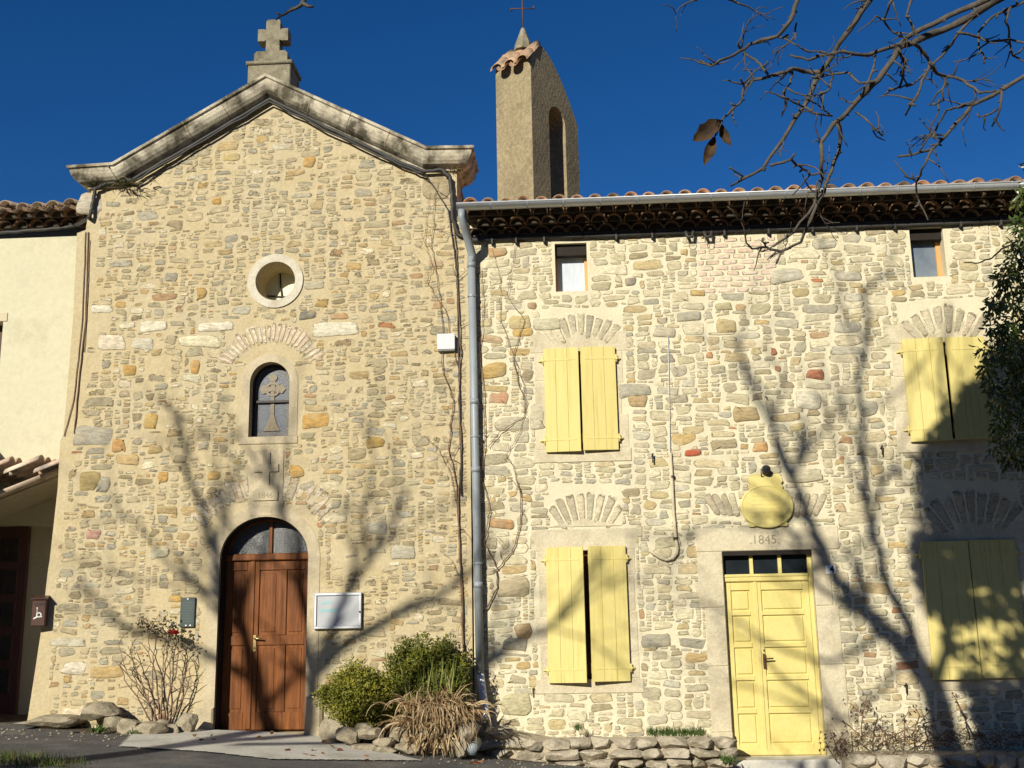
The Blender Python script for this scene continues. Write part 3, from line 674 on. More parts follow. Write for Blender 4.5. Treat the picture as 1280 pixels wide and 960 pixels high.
# dressed stone round the openings
for key, r in S.items():
    mb = MB(); x0, x1, z0, z1 = r; x0 += .061; x1 -= .061; z0 += .041; z1 -= .041
    mb.bbox(x0-.24, x1+.22, -.006, .02, z1+.001, z1+.27, .006)          # lintel
    mb.bbox(x0-.22, x1+.22, -.014, .02, z0-.17, z0-.001, .006)          # sill
    for sd in (-1, 1):
        z = z0; 
        while z < z1-.05:
            hgt = min(random.uniform(.30, .52), z1-z)
            if z1-(z+hgt) < .15: hgt = z1-z
            wd = random.uniform(.12, .26)
            if sd < 0: mb.bbox(x0-wd, x0, -.006, .02, z+.004, z+hgt-.004, .006)
            else: mb.bbox(x1, x1+wd, -.006, .02, z+.004, z+hgt-.004, .006)
            z += hgt
    if key == 'lower':
        mb.prism([(x0-.02, z1+.302), (x1+.02, z1+.302), ((x0+x1)/2, z1+.40)], -.010, .02)
    clean(mb.build('window_surround', M['dressed'], house))
mb = MB(); x0, x1, z0, z1 = YD
mb.bbox(x0-.32, x1+.34, -.012, .02, z1+.001, z1+.29, .008)
for sd in (-1, 1):
    for a, b in ((z0-.0, z0+.28), (z0+.285, z0+1.05), (z0+1.055, z0+1.75), (z0+1.755, z1)):
        wd = random.uniform(.18, .34)
        pj = -.05 if a == z0 else -.012
        if sd < 0: mb.bbox(x0-wd, x0, pj, .02, a, b-.003, .008)
        else: mb.bbox(x1, x1+wd, pj, .02, a, b-.003, .008)
clean(mb.build('door_surround', M['dressed'], house))
text_mesh('.1845.', .155, ((x0+x1)/2-.02, -.0125, z1+.13), M['engraved'], 'date', house, .001)
mb = MB(); mb.bbox(x0-.12, x1+.14, -.40, .12, z0-.30, z0-.002, .02); clean(mb.build('doorstep', M['concrete'], house))

# shutters: two ajar leaves per window
def shutter(r, side, ang, z0, z1, gap=.006):
    x0, x1 = r[0], r[1]; mid = (x0+x1)/2; w = (x1-x0)/2-gap; mb = MB(); nb = 3
    bw = w/nb
    for k in range(nb): mb.bbox(k*bw+.0012, (k+1)*bw-.0012, 0, .028, z0, z1, .002)
    for a in (z0+.16, z1-.16): mb.box(.0, w, .0285, .045, a-.06, a+.06)
    for a in (z0+.155, z1-.155): mb.bbox(.03, w-.05, -.0035, 0, a-.012, a+.012, .002)
    if side > 0: mb.v = [(-x, y, z) for x, y, z in mb.v]
    o = clean(mb.build('shutter', M['yellow'], None))
    hx_ = x0 if side < 0 else x1; loc = Vector((hx_, -.055, 0))
    o.parent = house; o.location = loc-Vector(house.location); o.rotation_euler = (0, 0, -ang if side < 0 else ang)
    s_ = -1 if side < 0 else 1
    for a in (z0+.155, z1-.155):
        mbh = MB()
        mbh.tube([(s_*.012, .01, a-.05), (s_*.012, .01, a+.05)], .014, 8); mbh.tube([(s_*.012, .01, a), (s_*.06, .03, a-.004), (s_*.075, .055, a-.006)], .012, 6)
        mbh.box(min(-s_*.02, s_*.03), max(-s_*.02, s_*.03), -.008, .002, a-.014, a+.014)
        hg = mbh.build('hinge', M['yellow_plain'], None); hg.parent = o
    return o
for key, (al, ar, gp_, dr) in {'upper': (5, 4, .012, 0), 'lower': (10, 8, .026, 0), 'upper_right': (9, 4, .022, .0), 'lower_right': (3, 2, .006, 0)}.items():
    r = S[key]; z0, z1 = r[2], r[3]
    shutter((r[0], r[1]), -1, rad(al), z0, z1, gp_); shutter((r[0], r[1]), 1, rad(ar), z0+.01, z1+.005, gp_)
    mb = MB(); mb.box(r[0]+.06, r[1]-.06, .16, .19, r[2]+.04, r[3]-.04); wv = mb.build('window', M['void'], house)
    mb = MB()
    for a, b in ((r[0]+.061, r[0]+.12), (r[1]-.12, r[1]-.061), ((r[0]+r[1])/2-.05, (r[0]+r[1])/2+.05)): mb.box(a, b, .10, .159, r[2]+.041, r[3]-.041)
    mb.build('window_frame', M['oak'], wv)
# small attic windows
for r, g, full_ in ((SW[0], M['curtain_glass'], True), (SW[1], M['grey_glass'], False)):
    mb = MB(); yw = .17; b = .032
    mb.bbox(r[0], r[0]+b*(1 if full_ else .4), yw, yw+.05, r[2], r[3], .004); mb.bbox(r[1]-b*(1.1 if full_ else 1.8), r[1], yw, yw+.05, r[2], r[3], .004)
    mb.bbox(r[0]+b, r[1]-b, yw+.001, yw+.05, r[2], r[2]+b, .004); mb.bbox(r[0]+b, r[1]-b, yw+.001, yw+.05, r[3]-b, r[3], .004)
    fr = clean(mb.build('attic_window', M['orange_wood'], house))
    mb = MB(); mb.box(r[0]+.005, r[1]-.005, yw+.025, yw+.035, r[2]+.01, r[3]-.01); mb.build('pane', g, fr)
    mb = MB(); mb.box(r[0]+.002, r[1]-.002, .06, .1685, r[3]-.15, r[3]-.003); mb.build('lintel_shade_strip', M['shade_black_wood'], fr)  # dark strip painting the shade at the head of the opening

# yellow door
x0, x1, z0, z1 = YD; yd = .075; mb = MB(); ztr = 1.70
mb.box(x0+.001, x1-.001, yd+.03, yd+.06, z0+.001, ztr)
ms = x0+.385
mb.bbox(x0+.002, x0+.03, yd, yd+.04, z0+.002, ztr, .004); mb.bbox(x1-.05, x1-.002, yd-.006, yd+.04, z0+.002, z1-.01, .004)
rl = [z0+.002, z0+.13, z0+.515, z0+.905, z0+1.295, z0+1.68, z0+1.97]
def panels(xa, xb, stl):
    rr = [(rl[0], rl[1])] + [(rl[i]-.028, rl[i]+.028) for i in range(2, 6)] + [(rl[6]-.012, ztr)]
    rails(mb, xa, xb, z0+.002, ztr, stl, rr, yd+.006, yd+.034)
    edges = [rl[1]]+[rl[i] for i in range(2, 6)]
    zs = [rl[1]+.0]+[v+.028 for v in rl[2:6]]; ze = [v-.028 for v in rl[2:6]]+[rl[6]-.012]
    for a, b in zip(zs, ze): mb.bbox(xa+stl+.018, xb-stl-.018, yd+.016, yd+.031, a+.018, b-.018, .010)
panels(x0+.032, ms-.003, .06); panels(ms+.003, x1-.052, .075)
mb.bbox(ms-.012, ms+.03, yd-.006, yd+.006, z0+.01, ztr, .004)
mb.bbox(x0+.03, x1-.052, yd-.018, yd+.006, z0+.004, z0+.075, .01)
ydoor = clean(mb.build('door', M['yellow_plain'], house)); tag(ydoor, 'yellow panelled wooden double door')
mb = MB(); mb.bbox(x0+.002, x1-.051, yd-.022, yd+.05, ztr+.001, ztr+.095, .012); mb.bbox(x0+.0025, x1-.052, yd-.032, yd-.023, ztr+.06, ztr+.085, .004)
tw = (x1-x0-.05)/3
for k in (1, 2): mb.bbox(x0+tw*k-.01, x0+tw*k+.035, yd-.004, yd+.045, ztr+.096, z1-.002, .004)
mb.bbox(x0+.002, x0+.022, yd+.0, yd+.045, ztr+.096, z1-.002, .004)
tr = clean(mb.build('transom', M['yellow_plain'], house))
mb = MB(); mb.box(x0+.0015, x1-.0015, -.004, .12, z1-.052, z1-.001); mb.build('lintel_shade_board', M['shade_black_wood'], tr)  # dark board in place of the shadow above the transom panes
mb = MB(); mb.box(x0+.01, x1-.06, yd+.03, yd+.04, ztr+.09, z1-.02); mb.build('pane', M['glass'], tr)
mb = MB(); hx = ms+.065; hz = z0+1.13; mb.bbox(hx-.016, hx+.016, yd-.006, yd+.006, hz-.12, hz+.06, .003); mb.tube([(hx, yd, hz), (hx, yd-.05, hz), (hx+.10, yd-.052, hz+.005)], .009, 8); mb.tube([(hx, yd-.004, hz+.10), (hx, yd+.004, hz+.10)], .01, 8)
clean(mb.build('handle', M['rust'], ydoor))

# eaves of canal tiles in three rows, roof tiles, gutter
def half_tile(mb, x, z, r, y0, y1, up_=True, slope=0.0, th=.014, n=8, col=(1, 1, 1), r1=None, dip=0):
    r1 = r1 or r; vv = []
    for (y, rr) in ((y0, r), (y1, r1)):
        zz = z+slope*(y-y0)
        for q in (rr, rr-th):
            for k in range(n+1):
                a = math.pi*k/n; s_ = 1 if up_ else -1
                vv.append((x+q*math.cos(a), y, zz+s_*q*math.sin(a)*.92))
    m = n+1; fs = []
    for k in range(n):
        fs += [(k, k+1, 2*m+k+1, 2*m+k), (m+k, 3*m+k, 3*m+k+1, m+k+1), (k, m+k, m+k+1, k+1), (2*m+k, 2*m+k+1, 3*m+k+1, 3*m+k)]
    fs += [(0, 2*m, 3*m, m), (n, m+n, 3*m+n, 2*m+n)]
    mb.add(vv, fs, 0, col, True)
def tcol(): 
    c_ = random.choice([(1, 1, 1), (1.1, .95, .85), (.8, .85, .85), (1.2, 1.1, 1.0), (.7, .72, .7)]); return vary(c_, .12)
def genoise(x0, x1, zb, rows, step, dy, dz, y=0.0, parent=None):
    mb = MB(); 
    for k in range(rows):
        ya = y-dy*(k+1); z = zb+dz*k; x = x0+(step/2 if k % 2 else 0)
        while x < x1:
            half_tile(mb, x+random.uniform(-.008, .008), z+random.uniform(-.006, .006), step*.47, ya+random.uniform(-.012, .012), y+.05, col=tcol())
            # mortar plug, coloured shade-dark, set back inside the tile, with ragged bits
            n = 7; rr = step*.47-.018
            pts = [(x+rr*math.cos(math.pi*i/n), z+rr*.9*math.sin(math.pi*i/n)) for i in range(n+1)]
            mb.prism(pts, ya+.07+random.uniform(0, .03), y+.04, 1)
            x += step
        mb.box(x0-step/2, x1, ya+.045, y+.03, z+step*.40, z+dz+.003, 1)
    o = mb.build('eaves_tiles', [M['eaves_tile'], M['eaves_shade_fill']], parent); return o
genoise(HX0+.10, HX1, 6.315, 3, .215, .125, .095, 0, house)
mb = MB(); x = HX0+.05; RS = .25
while x < HX1:
    half_tile(mb, x, 6.60+random.uniform(-.012, .012), .092, -.47+random.uniform(-.02, .02), 4.0, slope=RS, col=tcol(), r1=.085)
    half_tile(mb, x+.115, 6.625, .075, -.50, 4.0, up_=False, slope=RS, col=tcol())
    x += .232
mb.add([(HX0, -.42, 6.60), (HX1, -.42, 6.60), (HX1, 4.0, 6.60+RS*4.42), (HX0, 4.0, 6.60+RS*4.42), (HX0, -.42, 6.56), (HX1, -.42, 6.56), (HX1, 4.0, 6.40+RS*4.42), (HX0, 4.0, 6.40+RS*4.42)],
       [(0, 1, 2, 3), (7, 6, 5, 4), (0, 4, 5, 1), (1, 5, 6, 2), (3, 7, 4, 0), (2, 6, 7, 3)], 0, (.6, .6, .6))
mb.build('roof', M['tile'], house)
# gutter (half round, open on top)
GY_ = -.545; g0 = at(571, 259, GY_); g1 = at(1274, 232, GY_); gz0, gz1 = g0[2], g1[2]; GX0 = g0[0]; GX1 = 8.4
slope_g = (gz1-gz0)/(g1[0]-g0[0]); RG = .072
mb = MB(); n = 12; vv = []; 
for x in (GX0, GX1):
    for R_ in (RG, RG-.005):
        for k in range(n+1):
            a = math.pi+math.pi*k/n; vv.append((x, GY_+R_*math.cos(a), gz0+slope_g*(x-GX0)+RG*.35+R_*math.sin(a)))
m = n+1; fs = []
for k in range(n): fs += [(k, k+1, 2*m+k+1, 2*m+k), (m+k+1, m+k, 3*m+k, 3*m+k+1)]
fs += [tuple(list(range(m)))]
mb.add(vv, fs, 0, None, True)
mb.tube([(GX0, GY_-RG, gz0+RG*.35), (GX1, GY_-RG, gz0+slope_g*(GX1-GX0)+RG*.35)], .010, 8)
x = GX0+.45; 
gut = mb.build('gutter', M['zinc'], house)
while x < GX1:
    mb = MB()
    zc_ = gz0+slope_g*(x-GX0)+RG*.35
    pts = [(x, GY_+(RG+.003)*math.cos(math.pi+math.pi*k/10), zc_+(RG+.003)*math.sin(math.pi+math.pi*k/10)) for k in range(11)]
    mb.tube(pts, .005, 5); x += .47; mb.build('bracket', M['pipe_paint'], gut)
# downpipe
pts = [(GX0+.06, GY_, gz0-.04), (GX0+.06, GY_, gz0-.14), (GX0+.09, GY_+.10, gz0-.24), at(590, 318, -.10), at(589.5, 330, -.10)]
mb = MB(); mb.tube(pts, [.045, .047, .055, .055, .055], 14)
top = Vector(at(589, 322, -.10)); bot = Vector(at(600, 842, -.10))
mb.tube([top, top+(bot-top)*.5, bot], .052, 14)
for t in (0.02, .365, .53, .8): 
    p = top+(bot-top)*t; mb.tube([p+Vector((0, 0, .035)), p-Vector((0, 0, .035))], .058, 14)
dp = mb.build('downpipe', M['pipe_paint'], house)
mb = MB(); p2 = Vector(at(607, 893, -.16)); mb.tube([bot, bot+(p2-bot)*.9, p2, p2+Vector((.0, -.03, -.06))], .049, 14); mb.build('pipe_foot', M['white_pvc'], dp)
for t in (.1, .45, .75):
    p = top+(bot-top)*t; mb = MB(); mb.annulus((p.x, p.y), .053, .062, -.012, .012, n=16); mb.v = [(a, c_, b_+p.z) for a, b_, c_ in mb.v]
    mb.tube([(p.x, p.y+.05, p.z), (p.x, .02, p.z)], .006, 6); mb.build('pipe_collar', M['pipe_paint'], dp)

# ================================================================== CREAM HOUSE on the left
cream = thing('cream_house', 'cream stuccoed house with tiled eaves and porch adjoining the chapel', 'house', (-8.5, .25, .1))
YS = 1.2
sx1 = -6.45
bx = wx(30, 657, YS)[1]; dxr = wx(58, 800, YS)[0]+.9
solid = MB(); solid.box(-13, -6.2, YS, YS+.5, -.6, 7.0)
cut = MB(); cut.prism([(-9.6, -.05), (-6.7, -.05), (-6.7, bx-.03), (-7.3, bx+.0), (-7.9, bx+.03), (-9.0, bx+.03), (-9.6, bx-.05)], YS-.2, YS+.42)
wz = wx(0, 402, YS); cut.box(wz[0]-.85, wz[0]+.05, YS-.2, YS+.35, wx(0, 470, YS)[1], wz[1])
wall = carve(solid, cut); wall.box(-13, -6.62, YS+.51, 9, -.6, 6.8)
wall.box(-9.6, -8.75, -2.6, YS-.002, -.6, 4.4)  # invented out-of-view wing, added to keep the porch in shade
wall.build('wall', M['stucco'], cream)
mb = MB(); mb.bbox(wz[0]-.95, wz[0]+.11, YS-.014, YS+.02, wz[1]+.001, wz[1]+.13, .006)
mb.build('window_lintel', M['render_band'], cream)
mb = MB(); mb.box(wz[0]-.85, wz[0]+.05, YS+.2, YS+.23, wx(0, 470, YS)[1], wz[1]); mb.build('window', M['dark_wood'], cream)
zE = wx(50, 284, YS)[1]
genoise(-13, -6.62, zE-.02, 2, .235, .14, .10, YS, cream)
mb = MB(); x = -13
while x < -6.5:
    half_tile(mb, x, zE+.19+random.uniform(-.02, .02), .095, YS-.36+random.uniform(-.03, .03), YS+3.5, slope=.25, col=vary((.8, .95, 1.05), .2), r1=.085)
    half_tile(mb, x+.12, zE+.175, .08, YS-.39+random.uniform(-.02, .02), YS+3.5, up_=False, slope=.25, col=vary((.5, .56, .6), .2))
    x += .24
mb.add([(-13, YS-.28, zE+.18), (-6.6, YS-.28, zE+.18), (-6.6, YS+3.5, zE+1.1), (-13, YS+3.5, zE+1.1)], [(0, 1, 2, 3)], 0, (.6, .6, .6))
mb.build('roof', M['tile'], cream)
# porch canopy: a lean-to against the chapel's flank, its tiles running down to the left
tmp = MB(); hi = Vector(at(79, 572, .08)); lo = Vector(at(0, 603, .08)); sc_ = (hi.z-lo.z)/(hi.x-lo.x)
for r_ in range(6):
    yy = .12+r_*.20
    for k in range(5):
        half_tile(tmp, yy, random.uniform(-.008, .008), .092, k*.40, k*.40+.46, slope=-sc_, col=vary((1.75, 2.2, 2.7), .2), r1=.085)
    half_tile(tmp, yy+.10, -.02, .08, 0, 2.0, up_=False, slope=-sc_, col=vary((1.5, 1.9, 2.3), .2))
mb = MB(); c2 = {i: c for i, c in tmp.c.items()}; x_hi = -6.62
vv = [(x_hi-y, x, hi.z-.07-sc_*(hi.x-x_hi)+z) for x, y, z in tmp.v]
tmp.v = vv
zt0 = hi.z-.10-sc_*(hi.x-x_hi)
tmp.add([(x_hi, .30, zt0), (x_hi-2, .30, zt0-2*sc_), (x_hi-2, YS, zt0-2*sc_), (x_hi, YS, zt0), (x_hi, .30, zt0-.07), (x_hi-2, .30, zt0-.07-2*sc_), (x_hi-2, YS, zt0-.07-2*sc_), (x_hi, YS, zt0-.07)],
       [(0, 1, 2, 3), (7, 6, 5, 4), (0, 4, 5, 1), (1, 5, 6, 2), (2, 6, 7, 3)], 1, (1, 1, 1))
tmp.box(x_hi-2.2, x_hi, YS-.12, YS+.01, hi.z-.02, hi.z+.10, 1)
clean(tmp.build('porch_canopy', [M['tile'], M['tile_mortar']], cream))
mb = MB(); mb.box(-9.5, -6.705, YS+.40, YS+.415, -.05, bx+.1); mb.build('porch_wall', M['render_band'], cream)
mb = MB(); mb.bbox(-9.5, -6.6, -.1, YS+.4, -.3, wx(30, 905, .1)[1], .02); mb.build('porch_step', M['concrete'], cream)
dx1 = wx(29, 800, YS+.4)[0]
mb = MB(); mb.bbox(dx1-1.05, dx1, YS+.34, YS+.395, -.02, bx+.08, .01)
for i in range(5):
    z = .45+i*.45
    mb.bbox(dx1-.40, dx1-.12, YS+.325, YS+.34, z, z+.34, .008)
pdr = clean(mb.build('porch_door', M['red_door'], cream))
mb = MB()
for i in range(5):
    z = .45+i*.45
    for ii in range(2):
        for jj in range(3): mb.annulus((dx1-.32+ii*.12, z+.08+jj*.09), .018, .036, YS+.315, YS+.326, n=10)
    mb.box(dx1-.39, dx1-.13, YS+.322, YS+.3245, z+.005, z+.33)
clean(mb.build('door_grille', M['iron'], pdr))

# ================================================================== BELL TOWER
bt = thing('bell_tower', 'narrow rendered bell gable with tiled cap rising behind the roof', 'bell tower', (0, 4, 6))
TY = 3.0; b0 = at(622, 246, TY); th_ = .70; LN = 1.46
yaw_t = rad(-31)
def T(a, b, z):
    """a across the end face, b along the wall, z up"""
    p = Vector((b0[0], TY, 0)); ca, sa = math.cos(yaw_t), math.sin(yaw_t)
    return (p.x + a*ca - b*sa, p.y + a*sa + b*ca, z)
zb_, zf = 6.2, at(642, 84, TY)[2]
apx = .30; zap = zf+.34; zback = at(719, 168, TY+1.2)[2]
prof_t = [(0, zb_), (LN, zb_)]+[(apx+(LN-apx)*t, zap-(zap-zback)*t**1.7) for t in (1, .9, .78, .64, .5, .36, .22, .1, 0)]+[(apx-.08, zap), (0, zf)]
def tprism(prof2, a0_, a1_):
    mb = MB(); n = len(prof2); mb.add([T(a0_, b, z) for b, z in prof2]+[T(a1_, b, z) for b, z in prof2], [tuple(range(n)), tuple(range(2*n-1, n-1, -1))]+[(i, n+i, n+(i+1) % n, (i+1) % n) for i in range(n)]); return mb
bz0, bz1 = zb_+.6, at(692, 152, TY+.8)[2]
arc = [(.52, bz0), (1.04, bz0)]+[(.78+.26*math.cos(math.pi*k/10), bz1-.24+.26*math.sin(math.pi*k/10)) for k in range(11)]
tw_ = carve(tprism(prof_t, 0, th_), tprism(arc, -.3, th_+.3))
twr = tw_.build('wall', M['belfry'], bt)
mb = MB()
sl_t = (zap-zf)/apx
for i in range(3):
    aa = .10+i*(th_-.2)/2
    for j in range(2):
        bA = -.13+j*.21; bB = bA+(.30 if j == 0 else .23)
        vv = []; n = 8
        for b, rr in ((bA, .122), (bB, .108)):
            for q in (rr, rr-.018):
                for k in range(n+1):
                    an = math.pi*k/n; vv.append(T(aa+q*math.cos(an), b, zf+.02+sl_t*b*.93+.0+q*.9*math.sin(an)+.012*(1-j)*0))
        m = n+1; fs = []
        for k in range(n): fs += [(k, k+1, 2*m+k+1, 2*m+k), (m+k, 3*m+k, 3*m+k+1, m+k+1), (k, m+k, m+k+1, k+1), (2*m+k, 2*m+k+1, 3*m+k+1, 3*m+k)]
        mb.add(vv, fs, 0, vary((1.15, 1.2, 1.2), .14), True)
    # valley tiles between
    if i < 2:
        vv = []; ab = aa+(th_-.2)/4
        for b in (-.16, .28):
            for k in range(7):
                an = math.pi+math.pi*k/6; vv.append(T(ab+.10*math.cos(an), b, zf+.06+sl_t*b*.93+.08*math.sin(an)))
        mb.add(vv, [(k, k+1, 7+k+1, 7+k) for k in range(6)], 0, (1.0, 1.0, 1.0), True)
mb.build('tiled_cap', M['tile'], bt)
mb = MB(); fc = T(th_/2+.05, apx-.05, zap-.05); mb.tube([fc, (fc[0], fc[1], fc[2]+.12), (fc[0], fc[1], fc[2]+.42)], [.16, .14, .03], 8, smooth=False); mb.build('finial', M['lichen_stone'], bt)
mb = MB(); mb.tube([(fc[0], fc[1], fc[2]+.38), (fc[0], fc[1], fc[2]+.98)], .010, 6); mb.tube([(fc[0]-.19, fc[1]-.03, fc[2]+.78), (fc[0]+.19, fc[1]+.03, fc[2]+.80)], .010, 6)
for dx_, dz_ in ((-.19, .78), (.19, .80), (0, .98)): mb.tube([(fc[0]+dx_, fc[1], fc[2]+dz_-.025), (fc[0]+dx_, fc[1], fc[2]+dz_+.025)], .016, 6)
mb.build('iron_cross', M['rust'], bt)
for z in (bz0+.95, bz0+1.25): mb = MB(); mb.tube([T(th_*.5, .51, z), T(th_*.62, 1.05, z+.04)], .016, 6); mb.build('bell_bar', M['iron'], bt)

# ================================================================== THINGS ON THE WALLS
# notice board
r = px_rect(394, 741, 453, 786); x0, x1, z0, z1 = r
nb = thing('notice_board', 'silver framed glazed notice board right of the brown chapel door', 'notice board', ((x0+x1)/2, CY, z0))
mb = MB(); y0 = CY-.06
mb.bbox(x0, x1, y0, CY-.02, z1-.035, z1, .006); mb.bbox(x0, x1, y0, CY-.02, z0, z0+.035, .006); mb.bbox(x0, x0+.035, y0+.001, CY-.02, z0+.036, z1-.036, .006); mb.bbox(x1-.035, x1, y0+.001, CY-.02, z0+.036, z1-.036, .006)
mb.box(x0+.005, x1-.005, CY-.03, CY-.015, z0+.005, z1-.005)
fr = clean(mb.build('frame', M['silver'], nb)); mb = MB(); mb.disc((x1-.018, (z0+z1)/2-.02), .012, y0-.008, y0, 10); mb.build('lock', M['iron'], fr)
mb = MB(); mb.box(x0+.036, x1-.036, CY-.042, CY-.031, z0+.036, z1-.036); pp = mb.build('panel', M['paper'], nb)
mb = MB(); yk = CY-.0435; xa, za = x0+.09, z1-.13
for k in range(7):
    xx = xa+.02*k; mb.box(xx, xx+.012, yk-.001, yk, za+random.uniform(-.004, .004)-(.014 if k in (0, 1) else 0), za+.022+random.uniform(0, .016))
mb.box(xa, xa+.14, yk-.0006, yk, za-.006, za-.002); 
for row in range(2):
    x = xa-.01
    while x < xa+.21:
        w = random.uniform(.006, .018); mb.box(x, x+w, yk-.001, yk, za-.085-row*.022, za-.068-row*.022); x += w+.004
mb.build('print', M['teal'], pp)
# dark plaque left of the door
x0, x1, z0, z1 = px_rect(227, 747, 245, 784)
pq = thing('wall_plaque', 'small dark slate plaque on chapel wall above the rose', 'plaque', ((x0+x1)/2, CY, z0))
mb = MB(); mb.bbox(x0, x1, CY-.035, CY-.012, z0, z1, .004); mb.build('plate', M['plaque'], pq)
mb = MB()
for zz in np.linspace(z0+.07, z1-.07, 8): mb.box(x0+.025, x1-.025-random.uniform(0, .03), CY-.0365, CY-.035, zz, zz+.008)
mb.build('engraving', M['plaque_text'], pq)
for a, b in (((x0+x1)/2, z1-.018), ((x0+x1)/2-.01, z0+.022), ((x0+x1)/2+.045, z0+.022)):
    mb = MB(); mb.disc((a, b), .010, CY-.041, CY-.035, 10); mb.build('screw', M['white_paint'], pq)
# mailbox
mx = wx(51, 766)
mail = thing('mailbox', 'brown metal mailbox with white post horn sign at chapel corner', 'mailbox', (mx[0]+.02, CY-.02, mx[1]-.17))
mb = MB()
mb.bbox(-.085, .085, -.13, 0, 0, .33, .012); mb.prism([(-.095, .331), (.095, .331), (.095, .345), (-.095, .345)], -.15, .002)
mb.add([(-.095, -.15, .345), (.095, -.15, .345), (.095, 0, .385), (-.095, 0, .385), (-.095, 0, .345), (.095, 0, .345)], [(0, 1, 2, 3), (0, 3, 4), (1, 5, 2), (3, 2, 5, 4)])
def local(mbx, name, mt, par):
    me_o = mbx.build(name, mt); me_o.parent = par; me_o.location = (0, 0, 0); clean(me_o); return me_o
local(mb, 'body', M['brown_metal'], mail)
mb = MB(); mb.box(-.06, .06, -.134, -.131, .26, .285); local(mb, 'slot', M['iron'], mail)
mb = MB(); mb.annulus((.005, .14), .020, .032, -.136, -.131, n=16); mb.prism([(-.012, .108), (-.055, .085), (-.06, .098), (-.02, .125)], -.136, -.131); mb.box(-.0225, -.0175, -.1335, -.131, .15, .225); mb.disc((-.02, .225), .008, -.136, -.131, 8); mb.prism([(.02, .112), (.045, .112), (.045, .122), (.02, .122)], -.136, -.131)
local(mb, 'horn_emblem', M['white_paint'], mail)
mail.rotation_euler = (0, 0, rad(14))
# oval sign over the yellow door
oc2 = wx(958, 631); 
sg = thing('oval_sign', 'yellow oval metal sign with scrolled top above the yellow door', 'sign', (oc2[0], 0, oc2[1]-.3))
def ell(cx, cz, a, b, n=40, a0=0, a1=2*math.pi): return [(cx+a*math.cos(a0+(a1-a0)*k/n), cz+b*math.sin(a0+(a1-a0)*k/n)) for k in range(n)]
mb = MB(); mb.prism(ell(oc2[0], oc2[1]-.02, .315, .26), -.045, -.02)
zc_ = oc2[1]-.02
mb.prism([(oc2[0]+a, zc_+b) for a, b in [(-.20, .20), (.20, .20), (.215, .25), (.19, .275), (.215, .31), (.20, .37), (.15, .405), (.06, .40), (0, .41), (-.06, .40), (-.15, .405), (-.20, .37), (-.215, .31), (-.19, .275), (-.215, .25)]], -.043, -.021)
for sgn in (-1, 1):
    mb.prism([(oc2[0]+sgn*a, zc_+b) for a, b in ([(.14, -.24), (.19, -.255), (.235, -.25), (.24, -.215), (.21, -.19), (.16, -.18)][::sgn])], -.042, -.022)
plate = clean(mb.build('plate', M['yellow_plain'], sg))
mb = MB(); vv = []; n = 44
for k in range(n):
    a = 2*math.pi*k/n
    for q, y in ((.30, -.046), (.315, -.054), (.328, -.046), (.328, -.03)): vv.append((oc2[0]+q*math.cos(a), y, zc_+(q-.055)*math.sin(a)))
mb.add(vv, [(4*k+i, 4*k+i+1, 4*((k+1) % n)+i+1, 4*((k+1) % n)+i) for k in range(n) for i in range(3)], 0, None, True)
clean(mb.build('rim', M['yellow_plain'], plate))
mb = MB()
for i, zz in enumerate(np.linspace(zc_-.13, zc_+.12, 6)):
    hw = .2*math.sqrt(max(.1, 1-((zz-zc_)/.25)**2)); x = oc2[0]-hw
    while x < oc2[0]+hw:
        w = random.uniform(.012, .04); mb.box(x, x+w, -.0475, -.045, zz, zz+.016); x += w+random.uniform(.006, .014)
mb.box(oc2[0]-.004, oc2[0]+.004, -.0465, -.0449, zc_-.13, zc_+.13)
for zz in np.linspace(zc_-.13, zc_+.12, 6): mb.box(oc2[0]-.19*math.sqrt(max(.1, 1-((zz-zc_)/.25)**2)), oc2[0]+.19*math.sqrt(max(.1, 1-((zz-zc_)/.25)**2)), -.0462, -.0449, zz+.006, zz+.010)
mb.build('raised_lettering', M['yellow_plain'], plate)
# spotlight above the sign
lp = at(957, 588, -.06)
sl_ = thing('wall_spotlight', 'small dark round spotlight above the oval yellow sign', 'spotlight', (lp[0], 0, lp[2]))
mb = MB(); mb.tube([(lp[0], .01, lp[2]), (lp[0], -.05, lp[2])], [.035, .03], 10); mb.tube([(lp[0], -.05, lp[2]-.02), (lp[0], -.13, lp[2]+.015)], [.045, .052], 14); mb.build('housing', M['iron'], sl_)
mb = MB(); mb.tube([(lp[0], -.131, lp[2]+.015), (lp[0], -.134, lp[2]+.016)], .036, 14); mb.build('lens', M['glass'], sl_)
mb = MB(); mb.tube([(lp[0]-.055, -.06, lp[2]+.02), (lp[0]-.058, -.06, lp[2]-.07), (lp[0], -.03, lp[2]-.08), (lp[0]+.058, -.06, lp[2]-.07), (lp[0]+.055, -.06, lp[2]+.02)], .006, 5); mb.build('bracket', M['iron'], sl_)
# house number
npx = wx(1039, 712)
hn = thing('house_number', 'small enamel house number 4 plate right of the yellow door', 'house number', (npx[0], 0, npx[1]-.05))
mb = MB(); mb.bbox(npx[0]-.07, npx[0]+.05, -.022, -.010, npx[1]-.055, npx[1]+.055, .004); mb.build('plate', M['white_paint'], hn)
text_mesh('4', .115, (npx[0]+.005, -.0235, npx[1]), M['blue_enamel'], 'numeral', hn, .001, bold=.003)
# junction box
x0, x1, z0, z1 = px_rect(548, 420, 569, 440)
jb = thing('junction_box', 'pale grey electrical box on the chapel wall beside the downpipe', 'electrical box', ((x0+x1)/2, CY, z0))
mb = MB(); mb.bbox(x0, x1, CY-.075, CY-.01, z0, z1, .008); mb.build('housing', M['grey_plastic'], jb); mb = MB(); mb.bbox(x0-.006, x1+.006, CY-.085, CY-.076, z0+.012, z1+.006, .004); mb.build('lid', M['grey_plastic'], jb)
